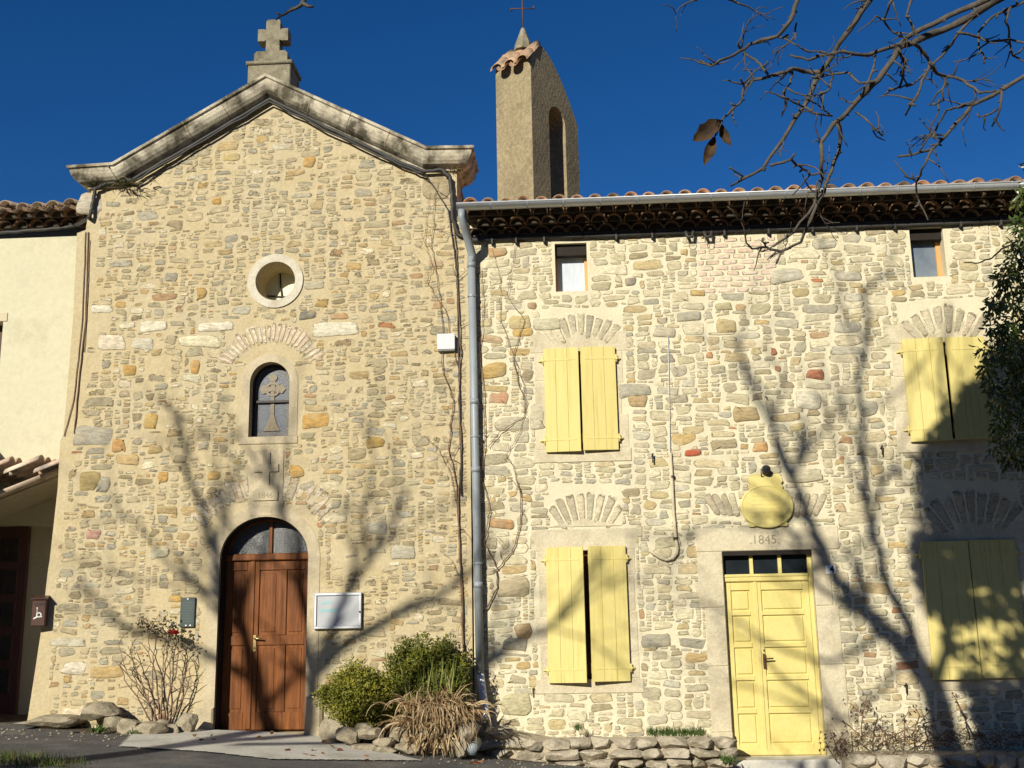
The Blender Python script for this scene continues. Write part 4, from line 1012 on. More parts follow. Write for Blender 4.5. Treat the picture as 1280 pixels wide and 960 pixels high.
# curved conduit
cd_ = thing('wall_conduit', 'pale hooked conduit pipe between lower window and yellow door', 'pipe', at(840, 640))
P_ = [at(x, y, -.03) for x, y in ((838, 566), (840, 600), (842, 640), (845, 675), (847, 685))]
P_ += [at(x, y, -.035) for x, y in ((846, 692), (841, 698), (833, 700), (825, 697), (817, 692), (811, 687))]
mb = MB(); mb.tube(P_, .019, 10); mb.build('conduit', M['dressed'], cd_)
for x, y in ((841, 596), (844, 673)): mb = MB(); p = at(x, y, -.03); mb.annulus((p[0], p[1]), .020, .027, -.015, .015, n=12); mb.v[-48:] = [(a, c_, b_+p[2]) for a, b_, c_ in mb.v[-48:]]; mb.build('clip', M['iron'], cd_)
mb = MB(); mb.tube([at(x, y, -.02) for x, y in ((838, 566), (837, 520), (836, 470), (835, 420))], .005, 5); mb.build('wire', M['grey_plastic'], cd_)
# shutter stays and hooks left in the wall
for (x, y, lab) in ((664, 860, 'yellow iron shutter catch in the wall left below the lower shutters'), (815, 570, 'small rusty iron hook in the wall right of upper shutters'), (1101, 560, 'small rusty iron hook in the wall below the upper right shutters'), (1131, 857, 'small dark iron hook in the wall beside the shaded lower shutters')):
    p = at(x, y, -.02); mt = M['yellow_plain'] if 'yellow' in lab else M['iron']
    mb = MB(); mb.tube([(p[0], .02, p[2]), (p[0], -.05, p[2]), (p[0]+.01, -.055, p[2]+.03), (p[0]+.005, -.05, p[2]-.09)], .009, 6)
    tag(mb.build('wall_hook', mt), lab, 'hook')

# ------------------------------------------------------------------ cables
def wavy(pts, amp=.01, n=6):
    out = []; P2 = [Vector(p) for p in pts]
    for a, b in zip(P2[:-1], P2[1:]):
        for k in range(n): out.append(a+(b-a)*k/n+Vector((random.uniform(-amp, amp), random.uniform(-amp, amp)*.4, random.uniform(-amp, amp))))
    out.append(P2[-1]); return out
mb = MB()
gable = [at(0, 291, YS-.06), at(60, 287, YS-.06), at(95, 282, YS-.08), at(112, 272, -.10), at(116, 255, -.08), at(119, 236, -.09), at(135, 229, -.10), at(165, 225, -.10), at(240, 182, -.08), at(337, 124, -.08), at(420, 165, -.08), at(500, 203, -.08), at(530, 214, -.09), at(552, 212, -.10), at(562, 222, -.10), at(565, 245, -.09), at(566, 275, -.09), at(572, 293, -.06), at(590, 300, -.05)]
mb.tube(wavy(gable, .008), .026, 8)
mb.tube(wavy([Vector(p)+Vector((0, -.02, -.05)) for p in gable[7:13]], .012), .015, 6)
cb = tag(mb.build('power_cable', M['cable']), 'thick black cable running under the chapel cornice and cream eaves', 'cable')
mb = MB(); pts = [at(590, 300, -.05), at(650, 297, -.05), at(760, 294, -.05), at(880, 289, -.05), at(1000, 285, -.05), at(1130, 281, -.05), at(1290, 274, -.05), at(1500, 266, -.05)]
mb.tube(wavy(pts, .006, 5), .030, 8); mb.tube(wavy([Vector(p)+Vector((0, -.01, .045)) for p in pts], .008, 5), .014, 6)
for xx in (615, 645, 680, 770, 815, 905, 960, 1015, 1070, 1118, 1200, 1250):
    i = np.interp(xx, [590, 1290], [300, 274]); p = at(xx, i, -.05); mb.box(p[0]-.012, p[0]+.012, -.085, .0, p[2]-.07, p[2]+.035)
tag(mb.build('power_cable', M['cable']), 'thick black cable clipped under the house eaves', 'cable')
for xx, w in ((862, 'left'), (885, 'right')):
    p = at(xx, 294, -.08); mb = MB(); mb.tube([(p[0]-.05, -.08, p[2]+.05), (p[0]-.03, -.1, p[2]-.03), (p[0]+.03, -.1, p[2]-.03), (p[0]+.05, -.08, p[2]+.05)], .022, 7)
    mb.annulus((p[0], p[2]-.075), .045, .050, -.1, -.094, n=16); tag(clean(mb.build('cable_clamp', M['cable'])), 'black cable clamp with wire loop under the house eaves, %s of the pair' % w, 'clamp', 'cable clamps under the eaves')
mb = MB(); mb.tube(wavy([at(528, 212, -.08), at(545, 238, -.05), at(560, 262, -.05), at(566, 300, -.05), at(571, 340, -.05), at(573, 420, -.05), at(575, 520, -.05), at(577, 620, -.05)], .006), .009, 6)
tag(mb.build('black_wire', M['cable']), 'thin black wire descending from the chapel cornice past the electrical box', 'wire')
for i, (pa, lab, mt, rr) in enumerate((([(107, 290), (103, 400), (92, 500), (80, 545)], 'thin dark wire on the beige strip, ending at the ledge', 'vine', .006), ([(110, 290), (107, 400), (98, 480), (93, 542)], 'thicker wire down the joint between cream house and chapel', 'vine', .009), ([(112, 300), (110, 350), (108, 400), (105, 440)], 'short thin wire on the chapel wall edge', 'vine', .005))):
    mb = MB(); mb.tube(wavy([at(x, y, -.035) for x, y in pa], .004), rr, 6); tag(mb.build('wall_wire', M[mt]), lab, 'wire')

# ------------------------------------------------------------------ vines by the downpipe
def creeper(mb, pts, r0_, r1_, y=-.03, amp=.012, shoots=6, slen=.35):
    p3 = [Vector(at(x, yy, y+random.uniform(-.01, .005))) for x, yy in pts]; line = wavy(p3, amp, 6)
    m = len(line); mb.tube(line, [r0_+(r1_-r0_)*i/(m-1) for i in range(m)], 6)
    for _ in range(shoots):
        i = random.randrange(2, m-1); a = random.uniform(-1, 1)*1.1; d = Vector((math.sin(a), 0, math.cos(a)*random.choice((1, 1, -.5)))); L = random.uniform(.4, 1)*slen
        q = [line[i]]; dd = d.copy()
        for k in range(7):
            dd = (dd+Vector((random.uniform(-.5, .5), 0, random.uniform(-.5, .5)))).normalized(); q.append(q[-1]+dd*L/7); q[-1].y = y+random.uniform(-.015, .01)
        mb.tube(q, [r1_*.8*(1-.7*k/7) for k in range(8)], 4)
mb = MB()
creeper(mb, [(582, 850), (579, 800), (577, 740), (574, 680), (573, 620), (577, 560), (573, 500), (576, 440), (573, 380), (571, 320), (566, 270)], .013, .006, -.05, .008, 14, .5)
creeper(mb, [(580, 790), (572, 620), (561, 560), (566, 500), (553, 460), (553, 400), (545, 340), (540, 310), (543, 250), (548, 225)], .007, .003, -.05, .014, 14, .5)
creeper(mb, [(573, 640), (562, 590), (548, 560), (530, 545), (515, 560)], .004, .002, -.05, .01, 5, .3)
creeper(mb, [(574, 470), (566, 430), (556, 385), (535, 355), (540, 330), (530, 300), (538, 240)], .005, .002, -.05, .014, 8, .35)
tag(mb.build('climbing_vine', M['vine']), 'leafless climbing vine left of the grey downpipe', 'vine')
mb = MB()
creeper(mb, [(602, 770), (622, 735), (620, 712), (640, 690), (650, 660), (651, 620), (647, 602)], .009, .004, -.035, .008, 7, .3)
creeper(mb, [(622, 712), (606, 680), (612, 640), (604, 600), (606, 520), (600, 440), (604, 380), (600, 330)], .006, .003, -.035, .01, 10, .4)
creeper(mb, [(610, 560), (625, 540), (655, 520), (655, 480), (640, 440), (625, 400), (626, 350), (615, 310)], .005, .002, -.035, .012, 12, .4)
creeper(mb, [(655, 500), (640, 450), (655, 400), (634, 370), (640, 330), (645, 305)], .005, .002, -.035, .014, 8, .4)
creeper(mb, [(651, 620), (640, 580), (632, 570), (650, 540), (660, 500)], .004, .002, -.035, .01, 6, .3)
tag(mb.build('climbing_vine', M['vine']), 'leafless climbing vine right of the grey downpipe, reaching the shutters', 'vine')

# ------------------------------------------------------------------ plants
def leaves(mb, cen, dirs, L, W, cols, curl=.2):
    for p, d, l, w, c_ in zip(cen, dirs, L, W, cols):
        d = Vector(d).normalized(); s_ = d.cross(Vector((random.uniform(-1, 1), random.uniform(-1, 1), random.uniform(-.2, 1)))).normalized(); n_ = d.cross(s_)
        p = Vector(p); k = random.uniform(.1, .35)*w
        b = len(mb.v)
        mb.v += [tuple(p), tuple(p+d*l*.35+s_*w*.45+n_*k), tuple(p+d*l*.7+s_*w*.38+n_*k-n_*curl*l*.1), tuple(p+d*l-n_*curl*l*.3), tuple(p+d*l*.7-s_*w*.38+n_*k-n_*curl*l*.1), tuple(p+d*l*.35-s_*w*.45+n_*k), tuple(p+d*l*.5-n_*curl*l*.05)]
        mb.f += [(b, b+1, b+6), (b+1, b+2, b+6), (b+2, b+3, b+6), (b+3, b+4, b+6), (b+4, b+5, b+6), (b+5, b, b+6)]; mb.m += [0]*6; mb.sm += [False]*6
        for i in range(b, b+7): mb.c[i] = c_
def crown(mb, clumps, per, L, W, pal, droop=0.0, spread=1.0):
    for (c_, r_) in clumps:
        base = pick(pal)
        for _ in range(int(per)):
            d = Vector((random.gauss(0, 1), random.gauss(0, 1), random.gauss(0, 1))).normalized()
            p = Vector(c_)+Vector((d.x*r_[0], d.y*r_[1], d.z*r_[2]))*(random.random()**.45)
            dd = (d*.7+Vector((random.gauss(0, .6), random.gauss(0, .6), random.gauss(0, .6)-droop)))
            leaves(mb, [p], [dd], [random.uniform(*L)], [random.uniform(*W)], [vary(lerp(base, pick(pal), .4), .25)])
def shrub(label, c_, R_, ncl, per, pal, L, W, rt_):
    th = thing('evergreen_shrub', label, 'shrub', rt_)
    mb = MB(); cl = []
    for _ in range(ncl):
        d = Vector((random.gauss(0, 1), random.gauss(0, 1), random.gauss(0, 1))).normalized(); k = random.uniform(.5, 1.0)
        cl.append(((c_[0]+d.x*R_[0]*k, c_[1]+d.y*R_[1]*k, c_[2]+d.z*R_[2]*k), (random.uniform(.09, .17),)*3))
    crown(mb, cl, per, L, W, pal); mb.build('foliage', M['leaf'], th)
    mb = MB()
    for k in range(10):
        e = Vector((c_[0]+random.uniform(-.7, .7)*R_[0], c_[1]+random.uniform(-.7, .7)*R_[1], c_[2]+random.uniform(-.3, .6)*R_[2])); s0 = Vector(rt_)+Vector((random.uniform(-.06, .06), random.uniform(-.06, .06), 0))
        mb.tube([s0, s0.lerp(e, .5)+Vector((random.uniform(-.05, .05), 0, .03)), e], [.014, .010, .004], 5)
    mb.build('stem', M['bark'], th)
BOX = [((.26, .25, .03), 3), ((.19, .20, .025), 3), ((.34, .31, .05), 2), ((.10, .12, .018), 1.5)]
yb = -.50
ca = at(447, 872, yb); shrub('low rounded yellowish evergreen shrub beside the brown chapel door', ca, (.44, .30, .38), 110, 130, BOX, (.028, .05), (.016, .026), (ca[0], yb, -.12))
cb_ = at(533, 846, yb); shrub('taller dense green evergreen shrub left of the downpipe foot', cb_, (.46, .30, .46), 140, 130, [(c_, w) if i else (c_, w) for i, (c_, w) in enumerate([((.15, .165, .02), 3), ((.20, .20, .027), 3), ((.29, .27, .045), 1.4), ((.07, .09, .014), 2.5)])], (.028, .05), (.016, .026), (cb_[0], yb, -.2))

def blades(mb, root, n, L, W, cols, spread, droop, dir0=(0, -.3, 1), sc=1.0):
    for _ in range(n):
        a = random.uniform(0, 2*math.pi); l = random.uniform(*L); w = random.uniform(*W)
        d = Vector((math.cos(a)*spread*random.random()+dir0[0]*.6, math.sin(a)*spread*random.random()+dir0[1], dir0[2])).normalized()
        p = Vector(root)+Vector((random.gauss(0, .10)*spread*1.6*sc, random.gauss(0, .06)*spread*sc, random.uniform(-.02, .03))); s_ = d.cross(Vector((random.uniform(-1, 1), random.uniform(-1, 1), .2))).normalized()
        c_ = vary(random.choice(cols), .2); m = 7; b = len(mb.v); dr = droop*random.uniform(.5, 1.5)
        for k in range(m):
            ww = w*(1-(k/(m-1))**2*.85)/2; mb.v += [tuple(p+s_*ww), tuple(p-s_*ww)]
            p = p+d*l/m; d = (d+Vector((random.uniform(-.08, .08), random.uniform(-.08, .08), -dr*(k+1)/m))).normalized()
        for k in range(m-1): mb.f.append((b+2*k, b+2*k+1, b+2*k+3, b+2*k+2)); mb.m.append(0); mb.sm.append(True)
        for i in range(b, len(mb.v)): mb.c[i] = c_
ig = at(548, 893, -.85)
iris = thing('iris_clump', 'clump of withered drooping tan iris leaves spilling over the rocks', 'plant', (ig[0], -.85, ig[2]-.1))
mb = MB(); STR = [(.50, .39, .23), (.58, .46, .29), (.40, .29, .16), (.34, .23, .12)]
for k in range(11):
    blades(mb, at(518+k*5.6, 890+random.uniform(-8, 4), -.85), 26, (.40, .66), (.016, .028), STR, .75, .95, (random.uniform(-.35, .35), -.5, .45))
    blades(mb, at(520+k*5.6, 898+random.uniform(-9, 10), -.92), 26, (.34, .58), (.016, .028), STR, .7, .8, (random.uniform(-.5, .5), -.5, .18))
    blades(mb, at(524+k*5.4, 918+random.uniform(-6, 8), -1.02), 12, (.18, .34), (.014, .026), STR, .6, .6, (random.uniform(-.6, .6), -.35, -.3))
mb.build('dry_leaves', M['straw'], iris)
mb = MB(); GRN = [(.24, .29, .07), (.32, .35, .10), (.17, .23, .05), (.46, .43, .18)]
for k in range(9): blades(mb, at(524+k*5, 884, -.80), 4, (.45, .74), (.018, .028), GRN, .40, .09, (random.uniform(-.2, .2), -.1, 1))
mb.build('green_leaves', M['straw'], iris)
def grass(name, label, spots, L, cols, W=(.004, .008), spread=.5, droop=.2, n=40, cat='grass tuft'):
    mb = MB()
    for p in spots: blades(mb, p, n, L, W, cols, spread, droop, (0, -.1, 1), .3)
    return tag(mb.build(name, M['straw']), label, cat)
GR = [(.07, .13, .02), (.10, .17, .03), (.05, .10, .02)]
# rose
rr_ = at(200, 904, -.18); rose = thing('rose_bush', 'sparse rose bush with one red bloom against the chapel wall', 'rose bush', (rr_[0], -.18, rr_[2]-.05))
mb = MB(); tips = []
random.seed(21)
def cane(pts, r0_):
    line = wavy([Vector(at(x, y, yy*.5)) for x, y, yy in pts], .012, 4); m = len(line); mb.tube(line, [r0_*(1-.65*i/(m-1)) for i in range(m)], 6); tips.append(line[-1])
    for _ in range(5):
        i = random.randrange(2, m); d = Vector((random.uniform(-1, 1), random.uniform(-.6, .4), random.uniform(.2, 1))).normalized(); l = random.uniform(.08, .26); q = [line[i], line[i]+d*l*.5+Vector((random.uniform(-.02, .02), 0, .02)), line[i]+d*l]
        mb.tube(q, [r0_*.5, r0_*.4, r0_*.2], 5)
        if random.random() < .3: tips.append(q[-1])
for pts in ([(192, 905, -.35), (185, 870, -.38), (160, 845, -.4), (148, 805, -.4)], [(195, 905, -.35), (180, 860, -.3), (168, 830, -.3), (160, 808, -.3)], [(196, 905, -.35), (190, 860, -.4), (192, 820, -.42), (195, 790, -.42)], [(200, 905, -.35), (203, 860, -.35), (204, 820, -.36), (208, 790, -.36)],
            [(203, 905, -.35), (215, 860, -.3), (222, 830, -.32), (224, 800, -.33)], [(205, 905, -.35), (222, 870, -.4), (230, 845, -.42), (234, 820, -.42)], [(203, 905, -.35), (212, 870, -.45), (213, 830, -.46), (217, 800, -.47)], [(199, 905, -.35), (196, 850, -.26), (186, 815, -.26), (187, 788, -.26)], [(207, 905, -.35), (226, 880, -.3), (236, 855, -.3), (238, 835, -.3)], [(190, 903, -.35), (172, 872, -.42), (156, 850, -.42), (150, 830, -.42)]): cane(pts, .011)
mb.build('stem', M['vine'], rose)
mb = MB(); RL = [(.09, .10, .045), (.12, .12, .06), (.16, .11, .06), (.07, .08, .035)]
for x, y, k in ((187, 783, 16), (180, 778, 12), (200, 780, 14), (208, 775, 12), (214, 785, 10), (226, 790, 16), (230, 800, 16), (228, 806, 14), (212, 803, 10), (198, 792, 6), (165, 812, 5)):
    for _ in range(int(k*1.4)):
        p = Vector(at(x+random.gauss(0, 4), y+random.gauss(0, 4), -.19+random.gauss(0, .04))); leaves(mb, [p], [(random.gauss(0, 1), random.gauss(0, 1), random.gauss(0, .7))], [random.uniform(.03, .055)], [random.uniform(.02, .034)], [vary(random.choice(RL), .2)])
mb.build('foliage', M['leaf'], rose)
bp_ = Vector(at(217, 793, -.26)); mb = MB()
for k in range(26):
    a = k*2.4; q = .014+.05*(k/26); tilt = k/26
    d = Vector((math.cos(a)*tilt, math.sin(a)*tilt, 1-.6*tilt)).normalized(); c0 = bp_+Vector((math.cos(a)*q*.4, math.sin(a)*q*.4, 0)); s_ = d.cross(Vector((math.cos(a), math.sin(a), 0))).normalized(); w = .022+.018*tilt
    mb.add([c0-s_*w*.4, c0+s_*w*.4, c0+d*.042+s_*w, c0+d*.06, c0+d*.042-s_*w], [(0, 1, 2, 3, 4)])
mb.build('bloom', M['petal'], rose)
random.seed(33)
# rocks
def rock_mesh(name, c_, s_, seed, mt=None, parent=None, rot=0, boxy=.45):
    rnd = random.Random(seed); bm = bmesh.new(); bmesh.ops.create_icosphere(bm, subdivisions=4, radius=1)
    pl = [(Vector((rnd.gauss(0, 1), rnd.gauss(0, 1), rnd.gauss(0, 1))).normalized(), rnd.uniform(.62, .92)) for _ in range(16)]
    for v in bm.verts:
        p = v.co.copy(); mx_ = max(abs(p.x), abs(p.y), abs(p.z)); p = p*(1-boxy)+p/mx_*boxy*.82
        for n_, d in pl:
            k = p.dot(n_)
            if k > d: p -= n_*(k-d)*.97
        p += p.normalized()*.035*math.sin(9*p.x+seed)*math.sin(8*p.y+seed*2)*math.sin(7*p.z)
        v.co = Vector((p.x*s_[0], p.y*s_[1], p.z*s_[2]))
    bmesh.ops.rotate(bm, cent=(0, 0, 0), matrix=Matrix.Rotation(rot, 3, 'Y'), verts=bm.verts)
    bmesh.ops.translate(bm, vec=c_, verts=bm.verts)
    me = bpy.data.meshes.new(name); bm.to_mesh(me); bm.free(); me.materials.append(mt or M['rock'])
    for p in me.polygons: p.use_smooth = True
    me.set_sharp_from_angle(angle=rad(18))
    o = bpy.data.objects.new(name, me); COL.objects.link(o); return o
def rock(px, py, w, h, y, lab, rot=0, mt=None):
    p = at(px, py, y); o = rock_mesh('rock', p, (w/100*.62, max(w/100*.42, .08), h/100*.62), int(px*7+py), mt, rot=rot); tag(o, lab, 'rock', 'rocks edging the planting beds')
for a in ((126, 889, 48, 20, -.3, 'long dark flat rock at the chapel foot left of the rose'), (143, 905, 26, 16, -.45, 'square pale rock between the weeds and the long dark rock'), (165, 909, 30, 20, -.5, 'tilted pale rock just left of the rose stems', .3), (186, 914, 40, 20, -.65, 'broad round rock in front of the rose stems'), (213, 916, 24, 18, -.5, 'low grey rock right of the rose stems'), (201, 905, 20, 10, -.5, 'small dark rock behind the broad round rock'),
          (233, 907, 26, 26, -.35, 'upright rough rock near the brown door left side'), (68, 902, 64, 15, -.12, 'large worn foundation boulder at the chapel left corner')): rock(*a)
for a in ((418, 915, 34, 34, -.5, 'upright dark rock beside the brown door right edge'), (437, 920, 30, 18, -.75, 'slanting grey rock under the low shrub', .4), (462, 917, 34, 14, -.75, 'long grey rock under the low shrub'), (455, 936, 30, 10, -.9, 'small flat rock at the edge of the concrete slab'), (455, 908, 20, 8, -.7, 'small ochre rock tucked under the low shrub foliage'),
          (498, 920, 24, 18, -.85, 'squarish pale rock left of the withered iris'), (482, 928, 26, 12, -.95, 'mossy greenish rock below the squarish pale rock'), (481, 938, 26, 9, -1.0, 'pale flat rock lying lowest beside the slab'), (511, 935, 30, 12, -1.0, 'flat tan rock against the withered iris'), (584, 916, 28, 20, -1.0, 'leaning flat rock right of the withered iris', -.7), (577, 932, 16, 24, -1.05, 'narrow upright rock beside the drain pipe mouth')): rock(*a)
# drain mouth
dpm = at(591, 935, -1.0); mb = MB(); mb.tube([(dpm[0], -1.08, dpm[2]), (dpm[0], -.6, dpm[2]+.02)], .07, 16, cap=False); mb.tube([(dpm[0], -1.07, dpm[2]), (dpm[0], -.6, dpm[2]+.02)], .058, 16, cap=True); tag(mb.build('drain_pipe', M['pipe_paint']), 'dark round drain pipe mouth among the rocks below the downpipe', 'drain pipe')

# low dry stone walls
def low_wall(name, label, xa, xb, topf, y, seed, mt=None):
    """rough stones stacked in courses between the ground and the top line"""
    rnd = random.Random(seed); th = thing(name, label, 'low wall', ((xa+xb)/2, y, gz((xa+xb)/2, y)))
    obs = []; x = xa; objs = []
    zrow = [0.0]
    mbt = bmesh.new()
    base = min(gz(xa, y), gz(xb, y))-.05
    z = base
    row = 0
    while z < topf(xa)+.3 and z < topf((xa+xb)/2)+.25:
        hgt = rnd.uniform(.10, .16); x = xa+rnd.uniform(-.1, .05)
        while x < xb:
            w = rnd.uniform(.16, .42); zc = z+hgt/2
            if zc < topf(x+w/2) and zc > gz(x, y)-.12:
                o = rock_mesh('tmp', (x+w/2, y+rnd.uniform(-.05, .05)+row*.02, zc), (w*.60, .20, hgt*.62), rnd.randrange(9999), rot=rnd.uniform(-.08, .08), boxy=.85)
                mbt.from_mesh(o.data); d = o.data; bpy.data.objects.remove(o); bpy.data.meshes.remove(d)
            x += w*.97
        z += hgt*.95; row += 1
    me = bpy.data.meshes.new('stones'); mbt.to_mesh(me); mbt.free(); me.materials.append(mt or M['low_stone'])
    for p in me.polygons: p.use_smooth = True
    o = bpy.data.objects.new('stones', me); COL.objects.link(o); o.parent = th; o.location = -Vector(th.location)
    mb = MB(); n = 14; vv = []
    for k in range(n+1):
        x = xa+(xb-xa)*k/n; vv += [(x, y+.03, base-.2), (x, y+.03, topf(x)-.06), (x, -.0, topf(x)-.02), (x, -.0, base-.2)]
    mb.add(vv, [(4*k+i, 4*k+i+1, 4*k+5+i, 4*k+4+i) for k in range(n) for i in range(3)]+[(0, 1, 2, 3), tuple(4*n+i for i in (3, 2, 1, 0))])
    clean(mb.build('earth_fill', M['low_mortar'], th)); return th
M['low_stone'] = mat('low_wall_stone', (.38, .325, .235), (.52, .46, .35), 5, .95, .02, 20, fine=.25, c3=(.22, .185, .12), s3=3)
M['low_mortar'] = mat('low_wall_fill', (.40, .34, .24), (.50, .43, .31), 6, .95, .015, 30, fine=.25)
wa = wx(606, 905, -.45)[0]; wb = wx(904, 930, -.45)[0]
low_wall('low_stone_wall', 'low rough stone wall between the downpipe and the yellow door', wa, wb, lambda x: np.interp(x, [wa, wa+.35, wa+.8, wb], [.06, .0, -.09, -.10]), -.45, 5)
wc = wx(1055, 930, -.6)[0]
low_wall('low_stone_wall', 'low rough stone wall right of the yellow door', wc, 6.6, lambda x: -.29, -.6, 9)
for xq, lab in ((880, 'grey block of stone on top of the low wall beside the yellow door'),):
    pass
grass('grass_tuft', 'bright green grass strip growing on top of the low stone wall', [at(x, 919, -.28) for x in np.arange(812, 882, 2.5)], (.05, .12), GR, n=26)
grass('grass_tuft', 'small green tuft on the low wall below the lower left shutters', [at(x, 912, -.25) for x in np.arange(720, 727, 1.5)], (.05, .10), GR, n=16)
grass('weed_tuft', 'bright green weed at the chapel foot left of the rocks', [at(x, 917, -.6) for x in (121, 123, 125)], (.06, .14), GR, (.012, .022), .9, .5, 22, 'weed')
grass('weed_tuft', 'green weed before the broad round rock under the rose', [at(x, 921, -.75) for x in (166, 168, 170)], (.05, .11), GR, (.010, .02), .9, .5, 14, 'weed')
grass('weed_tuft', 'green weed at the foot of the yellow door step', [at(x, 953, -.7) for x in (908, 910, 912)], (.05, .12), GR, (.010, .02), .9, .5, 14, 'weed')
# verge of grass at the lower left
mb = MB()
for _ in range(2600):
    x = random.uniform(-8.2, -4.7); y = random.uniform(-3.6, -1.9)
    if y > -2.45-.35*max(0, x+6.9)-.10*math.sin(x*5): continue
    blades(mb, (x, y, gz(x, y)), 3, (.05, .12), (.004, .009), GR+[(.14, .15, .04), (.16, .12, .05)], .7, .4)
tag(mb.build('grass', M['straw']), kind='stuff')
# hanging fern under the cornice
fp = at(158, 230, -.12); mb = MB(); blades(mb, fp, 60, (.12, .28), (.012, .02), [(.05, .07, .02), (.08, .09, .03), (.14, .11, .05)], 1.1, .8, (0, -.4, .1)); tag(mb.build('fern', M['straw']), 'small fern tuft hanging below the left end of the cornice', 'fern')
mb = MB(); blades(mb, at(562, 214, -.03), 50, (.05, .12), (.01, .02), [(.10, .09, .02), (.16, .13, .03)], .5, 1.1, (.2, -.3, .0)); tag(mb.build('moss_tuft', M['straw']), 'mossy tuft below the right end of the chapel cornice', 'moss')

# dead weeds on the right low wall
def dead_plant(label, root, canes, nleaf, seed):
    random.seed(seed); th = thing('dead_plant', label, 'dead plant', root); mb = MB(); ml = MB()
    for pts in canes:
        line = wavy([Vector(at(x, y, yy)) for x, y, yy in pts], .008, 4); m = len(line); mb.tube(line, [.008*(1-.7*i/(m-1))+.001 for i in range(m)], 5)
        for _ in range(nleaf):
            i = random.randrange(1, m); d = Vector((random.uniform(-1, 1), random.uniform(-1, .3), random.uniform(-.3, .8))).normalized(); q = line[i]+d*random.uniform(.04, .14); mb.tube([line[i], q], [.0035, .002], 4)
            for _ in range(2): leaves(ml, [q], [(random.gauss(0, .5), random.gauss(0, .5), -1)], [random.uniform(.025, .05)], [random.uniform(.012, .025)], [vary((.085, .06, .04), .3)])
    mb.build('stem', M['vine'], th); ml.build('foliage', M['leaf'], th)
y_ = -.5
dead_plant('tall branched dead plant with curled leaves right of the yellow door', at(1077, 925, y_), [[(1077, 925, y_), (1078, 895, y_), (1082, 880, y_), (1083, 870, y_), (1070, 853, y_)], [(1081, 890, y_), (1090, 887, y_)], [(1080, 897, y_), (1072, 888, y_), (1063, 880, y_)], [(1074, 920, y_), (1060, 905, y_), (1050, 900, y_)], [(1079, 920, y_), (1088, 912, y_), (1090, 905, y_)]], 8, 3)
dead_plant('sprawling dead plant with dark pods in the middle of the right low wall', at(1125, 930, y_), [[(1100, 930, y_), (1125, 915, y_), (1150, 903, y_), (1165, 885, y_)], [(1130, 925, y_), (1130, 900, y_), (1135, 890, y_)], [(1140, 920, y_), (1150, 895, y_), (1145, 885, y_)], [(1110, 930, y_), (1103, 910, y_), (1102, 893, y_)], [(1160, 925, y_), (1155, 905, y_), (1175, 898, y_)]], 9, 4)
dead_plant('thin dead stalk with hooked tip below the shaded shutters', at(1200, 925, y_), [[(1212, 925, y_), (1206, 895, y_), (1199, 884, y_), (1188, 893, y_)], [(1206, 895, y_), (1190, 865, y_), (1190, 872, y_)], [(1230, 928, y_), (1222, 910, y_), (1215, 900, y_)]], 4, 5)
dead_plant('low dead plant with small curled leaves against the yellow door edge', at(1042, 940, y_), [[(1048, 945, y_), (1042, 925, y_), (1037, 915, y_)], [(1050, 945, y_), (1045, 930, y_), (1055, 915, y_)], [(1046, 950, y_), (1035, 935, y_), (1032, 925, y_)]], 12, 6)
random.seed(44); mb = MB()
for _ in range(620):
    x = random.uniform(1050, 1300); p = Vector(at(x, 925+random.gauss(0, 6)+(8 if x < 1065 else 0), -.55+random.uniform(-.12, .2)))
    d = Vector((random.gauss(0, 1), random.gauss(0, .6), random.gauss(0, .45))).normalized(); L = random.uniform(.06, .22)
    mb.tube([p, p+d*L*.5+Vector((0, 0, random.uniform(-.02, .05))), p+d*L], [.003, .003, .0015], 3, col=vary(random.choice([(.16, .07, .035), (.22, .12, .06), (.10, .07, .04), (.26, .19, .10)]), .2))
tag(mb.build('withered_creeper', M['straw']), 'reddish withered creeper matted along the top of the right low wall', 'creeper')

# fallen leaves
def fallen(x, y, z, lab, s_=.07, col=(.22, .13, .06), grp=None):
    mb = MB(); a = random.uniform(0, 6.28); d = Vector((math.cos(a), math.sin(a), .1))
    leaves(mb, [(x, y, z+.012)], [d], [s_], [s_*.6], [col]); tag(mb.build('fallen_leaf', M['straw']), lab, 'leaf', grp)
for (px, py, y) in ((240, 925, -.95), (265, 924, -.9), (328, 923, -.9), (262, 939, -1.35), (255, 937, -1.3), (337, 918, -.4), (410, 927, -.8), (418, 938, -1.1)):
    p = at(px, py, y); fallen(p[0], p[1], gz(p[0], p[1])+.032, 'small dry brown leaf fallen on the pale concrete slab', .08, (.20, .12, .06), 'leaves fallen on the slab')
for k in range(26):
    x = random.uniform(-3.3, .6); y = random.uniform(-1.9, -1.2); fallen(x, y, gz(x, y)+.008, 'russet dry leaf fallen on the asphalt beside the rocks', random.uniform(.06, .10), vary((.30, .12, .05), .25), 'russet leaves fallen along the asphalt edge')

# loose gravel and crumbs of stone along the foot of the walls
mb = MB()
for _ in range(520):
    x = random.uniform(-7.2, 2.2); y = -.62-abs(random.gauss(0, .5))
    if in_poly(x, y, sl) and random.random() < .8: continue
    r_ = random.uniform(.006, .022); z = gz(x, y)+.006; a = random.uniform(0, 3)
    p = [(x+r_*math.cos(a+k*1.57)*random.uniform(.7, 1.2), y+r_*math.sin(a+k*1.57)*random.uniform(.7, 1.2), z) for k in range(4)]
    mb.add(p+[(x+random.uniform(-.3, .3)*r_, y, z+r_*.8)], [(0, 1, 4), (1, 2, 4), (2, 3, 4), (3, 0, 4)])
tag(mb.build('gravel', M['rock']), kind='stuff')

